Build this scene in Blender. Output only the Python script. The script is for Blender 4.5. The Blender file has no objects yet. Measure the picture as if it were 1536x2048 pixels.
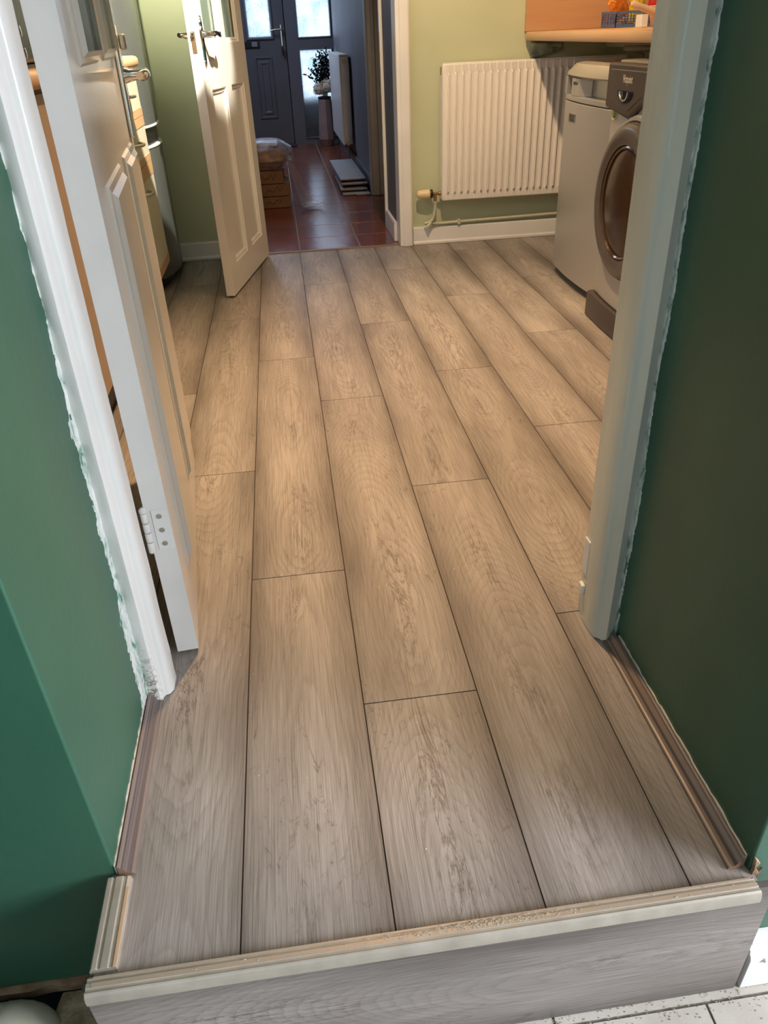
import bpy, bmesh, math, random
from mathutils import Vector, Matrix, noise
random.seed(7)
S = bpy.context.scene
C = S.collection

# ------------------------------------------------------------------ camera
RIGHT = Vector((0.990992, -0.1282096, -0.0386931))
UP = Vector((0.10144662, 0.53005466, 0.84187329))
FWD = Vector((0.08742678, 0.83821498, -0.53828636))
cd = bpy.data.cameras.new('camera')
cam = bpy.data.objects.new('camera', cd); C.objects.link(cam)
cd.sensor_fit = 'VERTICAL'; cd.sensor_height = 24.0
cd.lens = 1505.76 / 2048 * 24.0
cd.clip_start = 0.02
m = Matrix.Identity(4)
for i in range(3):
    m[i][0], m[i][1], m[i][2] = RIGHT[i], UP[i], -FWD[i]
m[0][3], m[1][3], m[2][3] = 0, 0, 0.97
cam.matrix_world = m
S.camera = cam

# ------------------------------------------------------------------ exposure, world, lights
S.view_settings.view_transform = 'Standard'
S.view_settings.look = 'None'
S.view_settings.gamma = 1
S.view_settings.exposure = 0.0
S.view_settings.use_curve_mapping = False
w = bpy.data.worlds.new('world'); S.world = w; w.use_nodes = True
w.node_tree.nodes['Background'].inputs[0].default_value = (0.62, 0.78, 1, 1)
w.node_tree.nodes['Background'].inputs[1].default_value = 0.9

def look(o, target):
    o.rotation_euler = (Vector(target) - o.location).to_track_quat('-Z', 'Y').to_euler()
def area(name, loc, target, sx, sy, power, col):
    l = bpy.data.lights.new(name, 'AREA'); l.shape = 'RECTANGLE'; l.size = sx; l.size_y = sy
    l.energy = power; l.color = col
    o = bpy.data.objects.new(name, l); C.objects.link(o); o.location = loc; look(o, target); return o
def spot(name, loc, target, power, col, angle, blend, r=0.03):
    l = bpy.data.lights.new(name, 'SPOT'); l.energy = power; l.color = col
    l.spot_size = math.radians(angle); l.spot_blend = blend; l.shadow_soft_size = r
    o = bpy.data.objects.new(name, l); C.objects.link(o); o.location = loc; look(o, target); return o
WARM = (1.0, 0.68, 0.40)
COOL = (0.80, 0.92, 1.0)
area('near_room_window_daylight', (3.50, -1.26, 1.25), (-0.33, 0.9, 0.3), 1.5, 1.3, 275, (0.90, 0.90, 1.0))
area('near_room_fill_light', (-0.4, -2.35, 1.2), (0.0, 0.6, 0.2), 1.4, 1.6, 7, (0.92, 0.96, 1.0))  # added soft fill light from behind the camera
spot('kitchen_spotlight_floor', (0.20, 2.20, 2.28), (0.34, 2.1, 0), 345, (1.0, 0.63, 0.34), 80, 1.0, 0.04)
spot('kitchen_spotlight_radiator', (0.57, 2.75, 2.28), (1.1, 4.1, 0.5), 140, WARM, 95, 0.8, 0.03)
spot('kitchen_spotlight_hall_door', (0.25, 2.3, 2.28), (-0.33, 3.28, 1.36), 800, (1.0, 0.92, 0.76), 25, 0.12, 0.02)
spot('kitchen_spotlight_fridge', (-0.45, 2.9, 2.28), (-0.50, 4.12, 1.62), 260, (1.0, 0.95, 0.70), 50, 0.9, 0.03)
area('kitchen_window_daylight', (-1.1, 2.2, 1.5), (0.4, 2.6, 0.3), 1.0, 0.8, 10, (0.95, 0.97, 1.0))
area('hall_fill_light', (-0.68, 7.6, 1.95), (0.3, 7.2, 0.2), 1.2, 0.6, 34, (0.62, 0.74, 1.0))  # added area light that brightens the dim hall, no window behind it
area('outdoor_daylight_at_front_door', (0.2, 10.4, 1.3), (0.2, 8.8, 1.1), 2.2, 2.2, 90, (0.80, 0.88, 1.0))

# ------------------------------------------------------------------ material helpers
def new_mat(name, col=(.5, .5, .5), rough=.5, metal=0, spec=.5, **kw):
    M = bpy.data.materials.new(name); M.use_nodes = True
    b = M.node_tree.nodes['Principled BSDF']
    b.inputs['Base Color'].default_value = (*col, 1)
    b.inputs['Roughness'].default_value = rough
    b.inputs['Metallic'].default_value = metal
    b.inputs['Specular IOR Level'].default_value = spec
    for k, v in kw.items(): b.inputs[k.replace('_', ' ')].default_value = v
    return M
def N(M, t, **kw):
    n = M.node_tree.nodes.new(t)
    for k, v in kw.items(): setattr(n, k, v)
    return n
def L(M, a, b): M.node_tree.links.new(a, b)
def coords(M, scale=(1, 1, 1)):
    tc = N(M, 'ShaderNodeTexCoord'); mp = N(M, 'ShaderNodeMapping')
    mp.inputs['Scale'].default_value = scale
    L(M, tc.outputs['Object'], mp.inputs['Vector']); return mp.outputs[0]
def noise_tex(M, vec, scale, detail=3, rough=.5, dist=0):
    n = N(M, 'ShaderNodeTexNoise'); n.inputs['Scale'].default_value = scale
    n.inputs['Detail'].default_value = detail; n.inputs['Roughness'].default_value = rough
    n.inputs['Distortion'].default_value = dist
    L(M, vec, n.inputs['Vector']); return n.outputs['Fac']
def ramp(M, fac, stops, interp='LINEAR'):
    r = N(M, 'ShaderNodeValToRGB'); r.color_ramp.interpolation = interp
    e = r.color_ramp.elements
    while len(e) < len(stops): e.new(.5)
    for x, (p, c) in zip(e, stops):
        x.position = p; x.color = (*c, 1) if len(c) == 3 else c
    L(M, fac, r.inputs[0]); return r.outputs[0]
def mix(M, fac, a, b, mode='MIX'):
    n = N(M, 'ShaderNodeMix', data_type='RGBA', blend_type=mode)
    if isinstance(fac, (int, float)): n.inputs[0].default_value = fac
    else: L(M, fac, n.inputs[0])
    for s, v in ((6, a), (7, b)):
        if isinstance(v, tuple): n.inputs[s].default_value = (*v, 1)
        else: L(M, v, n.inputs[s])
    return n.outputs[2]
def mth(M, op, a, b=None):
    n = N(M, 'ShaderNodeMath', operation=op)
    for s, v in ((0, a), (1, b)):
        if v is None: continue
        if isinstance(v, (int, float)): n.inputs[s].default_value = v
        else: L(M, v, n.inputs[s])
    return n.outputs[0]
def bsdf(M): return M.node_tree.nodes['Principled BSDF']
def bump(M, h, strength=.3, dist=.002):
    b = N(M, 'ShaderNodeBump'); b.inputs['Strength'].default_value = strength
    b.inputs['Distance'].default_value = dist
    L(M, h, b.inputs['Height']); L(M, b.outputs[0], bsdf(M).inputs['Normal'])
def mottled(name, c1, c2, scale, rough, bstr=.2, bdist=.001, bscale=None, detail=4, stretch=(1, 1, 1), **kw):
    M = new_mat(name, c1, rough, **kw)
    v = coords(M, stretch)
    f = noise_tex(M, v, scale, detail)
    L(M, ramp(M, f, [(.35, c1), (.65, c2)]), bsdf(M).inputs['Base Color'])
    if bstr: bump(M, noise_tex(M, v, bscale or scale * 4, 3), bstr, bdist)
    return M

# --- laminate oak planks, grain along Y (or X when turned); 'seed' shifts the pattern plank by plank
def laminate(name, axis='Y', tint=1.0, seed=True):
    M = new_mat(name, rough=.42)
    tc = N(M, 'ShaderNodeTexCoord'); sp = N(M, 'ShaderNodeSeparateXYZ'); L(M, tc.outputs['Object'], sp.inputs[0])
    if axis == 'Y':
        across0 = sp.outputs['X']; along = sp.outputs['Y']; W_ = .1975
        u = mth(M, 'SUBTRACT', mth(M, 'FRACT', mth(M, 'DIVIDE', mth(M, 'ADD', across0, .1525 + .1975 * 20), W_)), .5)
    else:
        across0 = sp.outputs['Z']; along = sp.outputs['X']; W_ = .26
        u = mth(M, 'DIVIDE', mth(M, 'ADD', across0, .142), W_)
    sa = sb = sc_ = 0.0
    if seed:
        at = N(M, 'ShaderNodeVertexColor'); at.layer_name = 'seed'
        s3 = N(M, 'ShaderNodeSeparateXYZ'); L(M, at.outputs[0], s3.inputs[0])
        sa, sb, sc_ = (mth(M, 'MULTIPLY', s3.outputs[k], 9) for k in range(3))
    al = mth(M, 'ADD', along, sa); ac = mth(M, 'MULTIPLY', u, W_)
    def vec(fx, fy):
        c = N(M, 'ShaderNodeCombineXYZ')
        L(M, mth(M, 'MULTIPLY', ac, fx), c.inputs[0]); L(M, mth(M, 'MULTIPLY', al, fy), c.inputs[1])
        if seed: L(M, sb, c.inputs[2])
        return c.outputs[0]
    def nz(fx, fy, det=2, rough=.5, dist=0): return noise_tex(M, vec(fx, fy), 1.0, det, rough, dist)
    t = tint
    # growth rings: distance from a wandering pith whose depth changes along the board
    cen = mth(M, 'MULTIPLY', mth(M, 'SUBTRACT', nz(0, 1.7, 1), .5), .10)
    dep = mth(M, 'MULTIPLY', mth(M, 'SUBTRACT', nz(0, .75, 1.5), -.06), .52)
    wob = mth(M, 'MULTIPLY', mth(M, 'SUBTRACT', nz(22, 4.5, 4, .6), .5), .022)
    xc = mth(M, 'ADD', mth(M, 'SUBTRACT', ac, cen), wob)
    d = mth(M, 'SQRT', mth(M, 'ADD', mth(M, 'MULTIPLY', xc, xc), mth(M, 'MULTIPLY', mth(M, 'MULTIPLY', dep, dep), .30)))
    rings = mth(M, 'FRACT', mth(M, 'MULTIPLY', mth(M, 'ADD', d, mth(M, 'MULTIPLY', nz(90, 9, 2), .003)), 270))
    ringc = ramp(M, rings, [(0, (.66, .64, .61)), (.14, (.84, .83, .82)), (.5, (1, 1, 1)), (.88, (1.08, 1.08, 1.07)), (1, (.66, .64, .61))])
    # base tone: lighter heart, greyer edges, slow drift
    mid = mth(M, 'ADD', mth(M, 'MULTIPLY', mth(M, 'MULTIPLY', xc, xc), -34), mth(M, 'ADD', mth(M, 'MULTIPLY', nz(9, 1.6, 4, .6), .9), .15))
    base = ramp(M, mid, [(.18, (.150*t, .130*t, .116*t)), (.46, (.265*t, .238*t, .214*t)), (.74, (.385*t, .350*t, .322*t))])
    c = mix(M, mth(M, 'ADD', .02, mth(M, 'MULTIPLY', nz(6, 1.2, 1), .85)), base, mix(M, 1, base, ringc, 'MULTIPLY'))
    fib = nz(620, 7, 3, .6, .5)
    c = mix(M, .8, c, ramp(M, fib, [(.32, (.62, .60, .58)), (.5, (1, 1, 1)), (.68, (1.2, 1.2, 1.19))]), 'MULTIPLY')
    # dark wandering cracks near the heart, and knots
    st = nz(26, 3.0, 7, .70, 1.3)
    heart = ramp(M, mth(M, 'ABSOLUTE', xc), [(.0, (1, 1, 1)), (.062, (0, 0, 0))])
    cr = mth(M, 'MULTIPLY', ramp(M, mth(M, 'ABSOLUTE', mth(M, 'SUBTRACT', st, .5)), [(.0, (1, 1, 1)), (.026, (0, 0, 0))]), mth(M, 'MULTIPLY', heart, ramp(M, nz(8, 2.2, 2), [(.42, (0, 0, 0)), (.56, (1, 1, 1))])))
    c = mix(M, mth(M, 'MULTIPLY', cr, .85), c, (.075*t, .056*t, .044*t))
    kn = nz(34, 15, 6, .75, 2.2)
    kf = mth(M, 'MULTIPLY', ramp(M, kn, [(.33, (1, 1, 1)), (.43, (0, 0, 0))]), ramp(M, nz(7, 3.0, 1), [(.52, (0, 0, 0)), (.62, (1, 1, 1))]))
    c = mix(M, mth(M, 'MULTIPLY', kf, .65), c, (.07*t, .052*t, .04*t))
    L(M, c, bsdf(M).inputs['Base Color'])
    L(M, ramp(M, fib, [(.3, (.52, .52, .52)), (.7, (.38, .38, .38))]), bsdf(M).inputs['Roughness'])
    bump(M, mth(M, 'ADD', fib, mth(M, 'MULTIPLY', rings, .3)), .3, .0006)
    return M

M_FLOOR = laminate('oak_laminate')
M_RISER = laminate('grey_oak_laminate', 'X', .82, False)
M_GAP = new_mat('dark_joint_base', (.03, .022, .018), .8)  # dark base that shows in the plank joints
M_GREEN = mottled('dark_green_emulsion', (.029, .098, .060), (.037, .116, .072), 3, .38, .25, .0015, 60)
M_SAGE = mottled('sage_emulsion', (.50, .54, .36), (.55, .59, .40), 2.5, .4, .2, .001, 60)
M_HALLWALL = mottled('slate_emulsion', (.125, .125, .14), (.145, .145, .16), 3, .55, .2, .001, 60)
M_CEIL = new_mat('ceiling_white', (.7, .69, .66), .8)
M_GLOSS = mottled('white_gloss_paint', (.74, .74, .72), (.80, .80, .78), 4, .28, .25, .0008, 45)
M_DOORW = mottled('door_white_gloss', (.76, .74, .70), (.82, .80, .76), 3, .16, .22, .0006, 110)
M_EDGE = mottled('door_edge_undercoat', (.70, .70, .67), (.76, .76, .73), 9, .5, .3, .001, 70)
M_CASE = mottled('old_white_gloss', (.66, .67, .64), (.78, .78, .75), 9, .3, .5, .003, 28, stretch=(1, 1, .25))
_tc = N(M_CASE, 'ShaderNodeTexCoord'); _sp = N(M_CASE, 'ShaderNodeSeparateXYZ'); L(M_CASE, _tc.outputs['Object'], _sp.inputs[0])
_lo = ramp(M_CASE, mth(M_CASE, 'DIVIDE', _sp.outputs['Z'], .16), [(.15, (1, 1, 1)), (.9, (0, 0, 0))])
_ed = ramp(M_CASE, mth(M_CASE, 'MULTIPLY', mth(M_CASE, 'SUBTRACT', mth(M_CASE, 'MULTIPLY', _sp.outputs['X'], -1), .297), 60), [(.0, (0, 0, 0)), (.5, (1, 1, 1))])
_ch = ramp(M_CASE, noise_tex(M_CASE, coords(M_CASE), 130, 5, .7), [(.50, (0, 0, 0)), (.56, (1, 1, 1))])
_old = bsdf(M_CASE).inputs['Base Color'].links[0].from_socket
L(M_CASE, mix(M_CASE, mth(M_CASE, 'MULTIPLY', mth(M_CASE, 'MULTIPLY', _lo, _ed), _ch), _old, (.20, .15, .10)), bsdf(M_CASE).inputs['Base Color'])
M_CASER = mottled('old_white_gloss_shaded', (.56, .57, .50), (.66, .66, .58), 9, .3, .5, .003, 28, stretch=(1, 1, .25))  # same gloss made darker and warmer: right-hand shade put into the colour
M_CAULK = new_mat('smeared_caulk_and_paint', rough=.35)
_v = coords(M_CAULK, (1, 1, .5)); _f = noise_tex(M_CAULK, _v, 60, 5, .6, .6)
L(M_CAULK, ramp(M_CAULK, _f, [(.34, (.06, .19, .13)), (.41, (.34, .46, .40)), (.50, (.62, .68, .64)), (.68, (.78, .80, .77))]), bsdf(M_CAULK).inputs['Base Color'])
bump(M_CAULK, noise_tex(M_CAULK, _v, 90, 4, .6, 1), 1, .004)
M_CREAM = new_mat('cream_gloss', (.74, .68, .52), .3)
M_BEECH = mottled('beech_effect', (.60, .36, .18), (.68, .43, .24), 3, .33, 0, stretch=(6, .6, 1))
M_BEECHX = mottled('beech_effect_panel', (.52, .28, .14), (.58, .33, .17), 3, .38, 0, stretch=(.6, 6, 8))
M_CABPANEL = mottled('brown_cabinet_side', (.38, .29, .22), (.43, .33, .26), 3, .5, 0)
M_SILVER = new_mat('silver_painted_steel', (.44, .435, .42), .34, .45)
M_SILVER2 = new_mat('silver_fridge_steel', (.17, .18, .175), .3, .5)
M_CHROME = new_mat('chrome', (.8, .79, .77), .12, 1)
M_PEWTER = new_mat('satin_nickel', (.55, .52, .46), .35, .9)
M_BLACK = new_mat('black_plastic', (.012, .012, .013), .3)
M_DGREY = new_mat('graphite_plastic', (.048, .039, .034), .35)
M_DGREY2 = new_mat('graphite_ring', (.10, .088, .080), .3, .3)
M_DGLASS = new_mat('smoked_door_glass', (.035, .020, .010), .16, 0, .25)
M_WHITEP = new_mat('white_plastic', (.75, .75, .72), .35)
M_RAD = mottled('radiator_enamel', (.80, .77, .72), (.83, .80, .75), 4, .3, 0)
M_YVALVE = new_mat('aged_cream_plastic', (.72, .58, .32), .4)
M_BRASS = new_mat('dull_brass', (.35, .24, .13), .4, .8)
M_PIPEP = mottled('painted_pipe', (.50, .50, .36), (.56, .55, .42), 30, .4, .2)
M_TILEH = new_mat('terracotta_tile', rough=.2)
_v = coords(M_TILEH)
L(M_TILEH, ramp(M_TILEH, noise_tex(M_TILEH, _v, 5, 5), [(.3, (.11, .028, .015)), (.7, (.19, .052, .028))]), bsdf(M_TILEH).inputs['Base Color'])
bump(M_TILEH, noise_tex(M_TILEH, _v, 18, 3), .35, .003)
M_GROUT = new_mat('grout', (.22, .19, .17), .8)
M_TILEC = mottled('cream_stone_tile', (.48, .44, .38), (.57, .54, .48), 7, .55, .4, .001, 90)
_v = coords(M_TILEC)
M_CGROUT = mottled('dirty_grout', (.11, .10, .085), (.2, .18, .15), 60, .9, .6, .002, 150)
M_CONC = mottled('bare_screed', (.16, .125, .075), (.40, .32, .21), 22, .9, .9, .004, 90, 8)
M_RAWWOOD = mottled('raw_plaster_edge', (.16, .09, .05), (.36, .26, .16), 26, .9, .9, .005, 70, 8)
M_HOLE = new_mat('void', (.006, .006, .008), 1)
M_UPIPE = new_mat('cream_waste_pipe', (.50, .48, .38), .4)
M_NOSE = new_mat('beige_aluminium', rough=.42, metal=.25)
_v = coords(M_NOSE)
L(M_NOSE, ramp(M_NOSE, noise_tex(M_NOSE, _v, 30, 4), [(.3, (.36, .33, .27)), (.7, (.46, .42, .35))]), bsdf(M_NOSE).inputs['Base Color'])
M_NOSEW = new_mat('nosing_warm_reflection', (.47, .37, .28), .35, .25)  # warm lamp reflection on the front nosing put into the strip colour
M_DUST = new_mat('sawdust', (.52, .46, .36), .9)
M_BEAD = new_mat('walnut_print_foil', rough=.35)
_v = coords(M_BEAD, (120, .7, 120))
L(M_BEAD, ramp(M_BEAD, noise_tex(M_BEAD, _v, 1, 4, .6, .6), [(.3, (.055, .036, .03)), (.45, (.13, .10, .09)), (.55, (.20, .175, .165)), (.66, (.26, .15, .085)), (.8, (.09, .06, .05))]), bsdf(M_BEAD).inputs['Base Color'])
M_BEADEND = new_mat('cut_mdf', (.20, .12, .07), .8)
M_DOORG = mottled('charcoal_composite_door', (.085, .085, .095), (.095, .095, .105), 4, .45, .15, .001, 120)
M_FRAMEG = new_mat('charcoal_frame', (.11, .11, .13), .4)
M_CARD = mottled('brown_cardboard', (.12, .06, .024), (.16, .08, .035), 14, .75, .1)
M_MARKER = new_mat('marker_ink', (.015, .01, .008), .7)
M_VASE = mottled('blush_ceramic', (.24, .17, .155), (.29, .20, .18), 8, .5, .1)
M_LEAF = new_mat('dark_foliage', (.008, .012, .012), .5)
M_PETAL = mottled('hydrangea_petal', (.55, .45, .30), (.72, .70, .66), 12, .7, 0)
M_BOARD = mottled('grey_laminate_back', (.24, .25, .27), (.28, .29, .31), 8, .45, .1)
M_FIBRE = new_mat('hdf_core', (.17, .09, .05), .8)
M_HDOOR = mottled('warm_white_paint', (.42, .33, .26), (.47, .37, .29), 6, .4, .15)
M_BLUEPL = new_mat('blue_plastic', (.09, .14, .29), .35)
M_BEIGEPL = new_mat('beige_plastic', (.62, .43, .30), .4)
M_GLASSG = new_mat('door_glass', (.50, .62, .55), .12, 0, .6, Transmission_Weight=.75, Alpha=1)
def frosted(name, c1, c2):
    M = bpy.data.materials.new(name); M.use_nodes = True
    nt = M.node_tree; nt.nodes.clear()
    o = N(M, 'ShaderNodeOutputMaterial'); tr = N(M, 'ShaderNodeBsdfTranslucent'); gl = N(M, 'ShaderNodeBsdfGlossy')
    gl.inputs['Roughness'].default_value = .25
    mx = N(M, 'ShaderNodeMixShader'); mx.inputs[0].default_value = .08
    v = coords(M)
    col = ramp(M, noise_tex(M, v, 95, 3, .7), [(.32, c1), (.62, c2)])
    big = ramp(M, noise_tex(M, v, 5, 2), [(.35, (.72, .80, .78)), (.6, (1, 1, 1))])
    L(M, mix(M, 1, col, big, 'MULTIPLY'), tr.inputs[0])
    b = N(M, 'ShaderNodeBump'); b.inputs['Strength'].default_value = .8; b.inputs['Distance'].default_value = .004
    L(M, noise_tex(M, v, 110, 2), b.inputs['Height']); L(M, b.outputs[0], tr.inputs['Normal']); L(M, b.outputs[0], gl.inputs['Normal'])
    tp = N(M, 'ShaderNodeBsdfTransparent'); tp.inputs[0].default_value = (.8, .9, 1, 1); m0 = N(M, 'ShaderNodeMixShader'); m0.inputs[0].default_value = .16
    L(M, tr.outputs[0], m0.inputs[1]); L(M, tp.outputs[0], m0.inputs[2])
    L(M, m0.outputs[0], mx.inputs[1]); L(M, gl.outputs[0], mx.inputs[2]); L(M, mx.outputs[0], o.inputs[0])
    return M
M_FROST = frosted('stippled_glass', (.52, .58, .66), (.95, .97, 1.0))
def film():
    M = bpy.data.materials.new('clear_polythene'); M.use_nodes = True
    nt = M.node_tree; nt.nodes.clear()
    o = N(M, 'ShaderNodeOutputMaterial'); t = N(M, 'ShaderNodeBsdfTransparent'); g = N(M, 'ShaderNodeBsdfGlossy')
    g.inputs['Roughness'].default_value = .12; g.inputs[0].default_value = (.95, .95, 1, 1)
    d = N(M, 'ShaderNodeBsdfDiffuse'); d.inputs[0].default_value = (.7, .68, .68, 1)
    lw = N(M, 'ShaderNodeLayerWeight'); lw.inputs[0].default_value = .45
    v = coords(M); b = N(M, 'ShaderNodeBump'); b.inputs['Strength'].default_value = 1; b.inputs['Distance'].default_value = .01
    L(M, noise_tex(M, v, 38, 4, .6, 1.5), b.inputs['Height']); L(M, b.outputs[0], g.inputs['Normal'])
    m1 = N(M, 'ShaderNodeMixShader'); m1.inputs[0].default_value = .22
    L(M, g.outputs[0], m1.inputs[1]); L(M, d.outputs[0], m1.inputs[2])
    m2 = N(M, 'ShaderNodeMixShader')
    L(M, mth(M, 'ADD', mth(M, 'MULTIPLY', lw.outputs['Facing'], .5), .10), m2.inputs[0])
    L(M, t.outputs[0], m2.inputs[1]); L(M, m1.outputs[0], m2.inputs[2]); L(M, m2.outputs[0], o.inputs[0])
    return M
M_FILM = film()

# ------------------------------------------------------------------ mesh helpers
class MB:
    def __init__(s): s.bm = bmesh.new()
    def face(s, pts, mi=0):
        vs = [s.bm.verts.new(p) for p in pts]
        f = s.bm.faces.new(vs); f.material_index = mi; return f
    def box(s, x0, x1, y0, y1, z0, z1, mi=0):
        v = [s.bm.verts.new(p) for p in ((x0,y0,z0),(x1,y0,z0),(x1,y1,z0),(x0,y1,z0),(x0,y0,z1),(x1,y0,z1),(x1,y1,z1),(x0,y1,z1))]
        for q in ((0,3,2,1),(4,5,6,7),(0,1,5,4),(1,2,6,5),(2,3,7,6),(3,0,4,7)):
            s.bm.faces.new([v[i] for i in q]).material_index = mi
        return s
    def loft(s, rings, closed=True, caps=True, mi=0):
        R = [[s.bm.verts.new(p) for p in r] for r in rings]
        n = len(R[0])
        for a, b in zip(R, R[1:]):
            for i in range(n if closed else n - 1):
                j = (i + 1) % n
                s.bm.faces.new((a[i], a[j], b[j], b[i])).material_index = mi
        if caps and closed:
            s.bm.faces.new(R[0][::-1]).material_index = mi; s.bm.faces.new(R[-1]).material_index = mi
        return s
    def prism(s, prof, axis, a, b, mi=0):
        """prof: 2-D points in the two other axes (in x,y,z order)"""
        def P(p, t):
            return {'x': (t, p[0], p[1]), 'y': (p[0], t, p[1]), 'z': (p[0], p[1], t)}[axis]
        return s.loft([[P(p, a) for p in prof], [P(p, b) for p in prof]], mi=mi)
    def tube(s, path, r, seg=12, caps=True, mi=0):
        path = [Vector(p) for p in path]; rings = []
        rs = r if isinstance(r, (list, tuple)) else [r] * len(path)
        up = None
        for i, p in enumerate(path):
            t = (path[min(i+1, len(path)-1)] - path[max(i-1, 0)]).normalized()
            if up is None:
                up = t.orthogonal().normalized()
            up = (up - t * up.dot(t)).normalized(); v = t.cross(up)
            rings.append([p + (up * math.cos(2*math.pi*k/seg) + v * math.sin(2*math.pi*k/seg)) * rs[i] for k in range(seg)])
        return s.loft(rings, caps=caps, mi=mi)
    def lathe(s, prof, origin, axis='z', seg=32, mi=0):
        """prof: (radius, height) pairs"""
        rings = []
        for r, h in prof:
            ring = []
            for k in range(seg):
                a = 2*math.pi*k/seg; c, d = r*math.cos(a), r*math.sin(a)
                q = {'z': (c, d, h), 'x': (h, c, d), 'y': (c, h, d)}[axis]
                ring.append((origin[0]+q[0], origin[1]+q[1], origin[2]+q[2]))
            rings.append(ring)
        return s.loft(rings, mi=mi)
    def build(s, name, mat, parent=None, bevel=0, smooth=False, loc=None, segs=2, subsurf=0, recalc=True):
        if recalc: bmesh.ops.recalc_face_normals(s.bm, faces=s.bm.faces)
        me = bpy.data.meshes.new(name); s.bm.to_mesh(me); s.bm.free()
        for mm in (mat if isinstance(mat, (list, tuple)) else [mat]): me.materials.append(mm)
        o = bpy.data.objects.new(name, me); C.objects.link(o)
        if parent: o.parent = parent
        if smooth:
            for p in me.polygons: p.use_smooth = True
        if bevel:
            b = o.modifiers.new('bevel', 'BEVEL'); b.width = bevel; b.segments = segs; b.limit_method = 'ANGLE'
            b.angle_limit = math.radians(35)
            wn = o.modifiers.new('wn', 'WEIGHTED_NORMAL')
            for p in me.polygons: p.use_smooth = True
        elif smooth:
            try: me.set_sharp_from_angle(angle=math.radians(40))
            except Exception: pass
        if subsurf:
            b = o.modifiers.new('sub', 'SUBSURF'); b.levels = subsurf; b.render_levels = subsurf
        return o
def tag(o, label=None, cat=None, group=None, kind=None):
    if label: o['label'] = label
    if cat: o['category'] = cat
    if group: o['group'] = group
    if kind: o['kind'] = kind
    return o
def struct(o, label=None, cat=None):
    return tag(o, label, cat, kind='structure')
def empty(name, loc, rz=0):
    o = bpy.data.objects.new(name, None); C.objects.link(o); o.location = loc; o.rotation_euler = (0, 0, rz)
    o.empty_display_size = .05; return o
def text_mesh(txt, name, mat, parent, size, M4, extrude=.0006, sx=1):
    cu = bpy.data.curves.new('t', 'FONT'); cu.body = txt; cu.size = size; cu.extrude = extrude
    cu.align_x = 'CENTER'; cu.align_y = 'CENTER'
    t = bpy.data.objects.new('t', cu); C.objects.link(t)
    dg = bpy.context.evaluated_depsgraph_get(); me = bpy.data.meshes.new_from_object(t.evaluated_get(dg))
    bpy.data.objects.remove(t)
    me.transform(Matrix.Scale(sx, 4, (1, 0, 0))); me.transform(M4)
    me.materials.clear(); me.materials.append(mat)
    o = bpy.data.objects.new(name, me); C.objects.link(o); o.parent = parent; return o

# =================================================================== STRUCTURE
# ---- kitchen laminate floor
X0, PW = -.1525, .1975
JOINTS = {-6: [1.5, 2.9], -5: [1.2, 2.6, 3.9], -4: [2.0, 3.3], -3: [1.5, 2.8], -2: [1.05, 2.333, 3.62], -1: [1.776, 3.067], 0: [1.298, 2.576], 1: [.911, 2.189, 3.49],
          2: [1.618, 2.889], 3: [1.083, 2.349, 3.65], 4: [1.88, 3.165], 5: [1.4, 2.64, 3.93], 6: [2.078, 3.36], 7: [1.6, 2.9], 8: [1.3, 2.6, 3.9], 9: [2, 3.3]}
def floor_obj():
    mb = MB(); g = .0011; seeds = []
    rnd = random.Random(3)
    for k, js in JOINTS.items():
        xa = X0 + k * PW; xb = xa + PW
        ys = [.515] + js + [4.13]
        for a, b in zip(ys, ys[1:]):
            x0, x1, y0, y1 = xa + g, xb - g, a + g, b - g
            # keep the strip that runs out through the doorway inside the reveals
            pieces = []
            if y0 < 1.1:
                cx0, cx1 = max(x0, -.333), min(x1, .53)
                if cx1 > cx0: pieces.append((cx0, cx1, y0, min(y1, 1.1)))
                if y1 > 1.1: pieces.append((x0, x1, 1.1, y1))
            else: pieces.append((x0, x1, y0, y1))
            sd = (rnd.random(), rnd.random(), rnd.random(), 1)
            for p in pieces:
                if p[0] > 1.8 or p[1] < -1.2: continue
                n0 = len(mb.bm.faces)
                mb.box(max(p[0], -1.2), min(p[1], 1.83), p[2], p[3], -.008, 0)
                seeds += [sd] * (len(mb.bm.faces) - n0)
    n0 = len(mb.bm.faces)
    mb.box(-1.2, 1.83, 1.1, 4.13, -.05, -.0022, 1); mb.box(-.333, .53, .515, 1.1, -.05, -.0022, 1)
    seeds += [(0, 0, 0, 1)] * (len(mb.bm.faces) - n0)
    o = mb.build('floor', [M_FLOOR, M_GAP], recalc=False)
    ca = o.data.color_attributes.new('seed', 'FLOAT_COLOR', 'CORNER')
    for p, sd in zip(o.data.polygons, seeds):
        for li in p.loop_indices: ca.data[li].color = sd
    return struct(o, 'grey-brown oak laminate floor running through the doorway', 'floor')
floor_obj()

# ---- step riser, nosings
struct(MB().box(-.345, .552, .506, .516, -.272, -.003).build('trim_1', M_RISER, bevel=.0008),
       'grey wood-grain riser board on the front of the step', 'step riser')
nose_prof = [(.520, .0015), (.5165, .0075), (.514, .0088), (.5135, .0080), (.5095, .0082), (.509, .0098), (.503, .0100), (.5025, .0086), (.4985, .0086),
             (.498, .0100), (.4955, .0092), (.4930, .006), (.4915, -.001), (.4918, -.0095), (.4938, -.0105), (.4965, -.0045), (.5055, -.0015), (.520, -.0005)]
mb = MB(); mb.prism(nose_prof, 'x', -.337, .522)
n1 = struct(mb.build('trim_2', M_NOSE, bevel=.0005), 'ribbed beige metal nosing along the front edge of the step', 'step nosing')
MB().box(-.33, .518, .5137, .5163, .0074, .0089).build('nosing_strip', M_NOSEW, n1)  # front strips tinted to carry the warm reflection
MB().box(-.33, .518, .5030, .5088, .0096, .0102).build('nosing_strip', M_NOSEW, n1)
mb = MB(); rn = random.Random(5)
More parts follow.
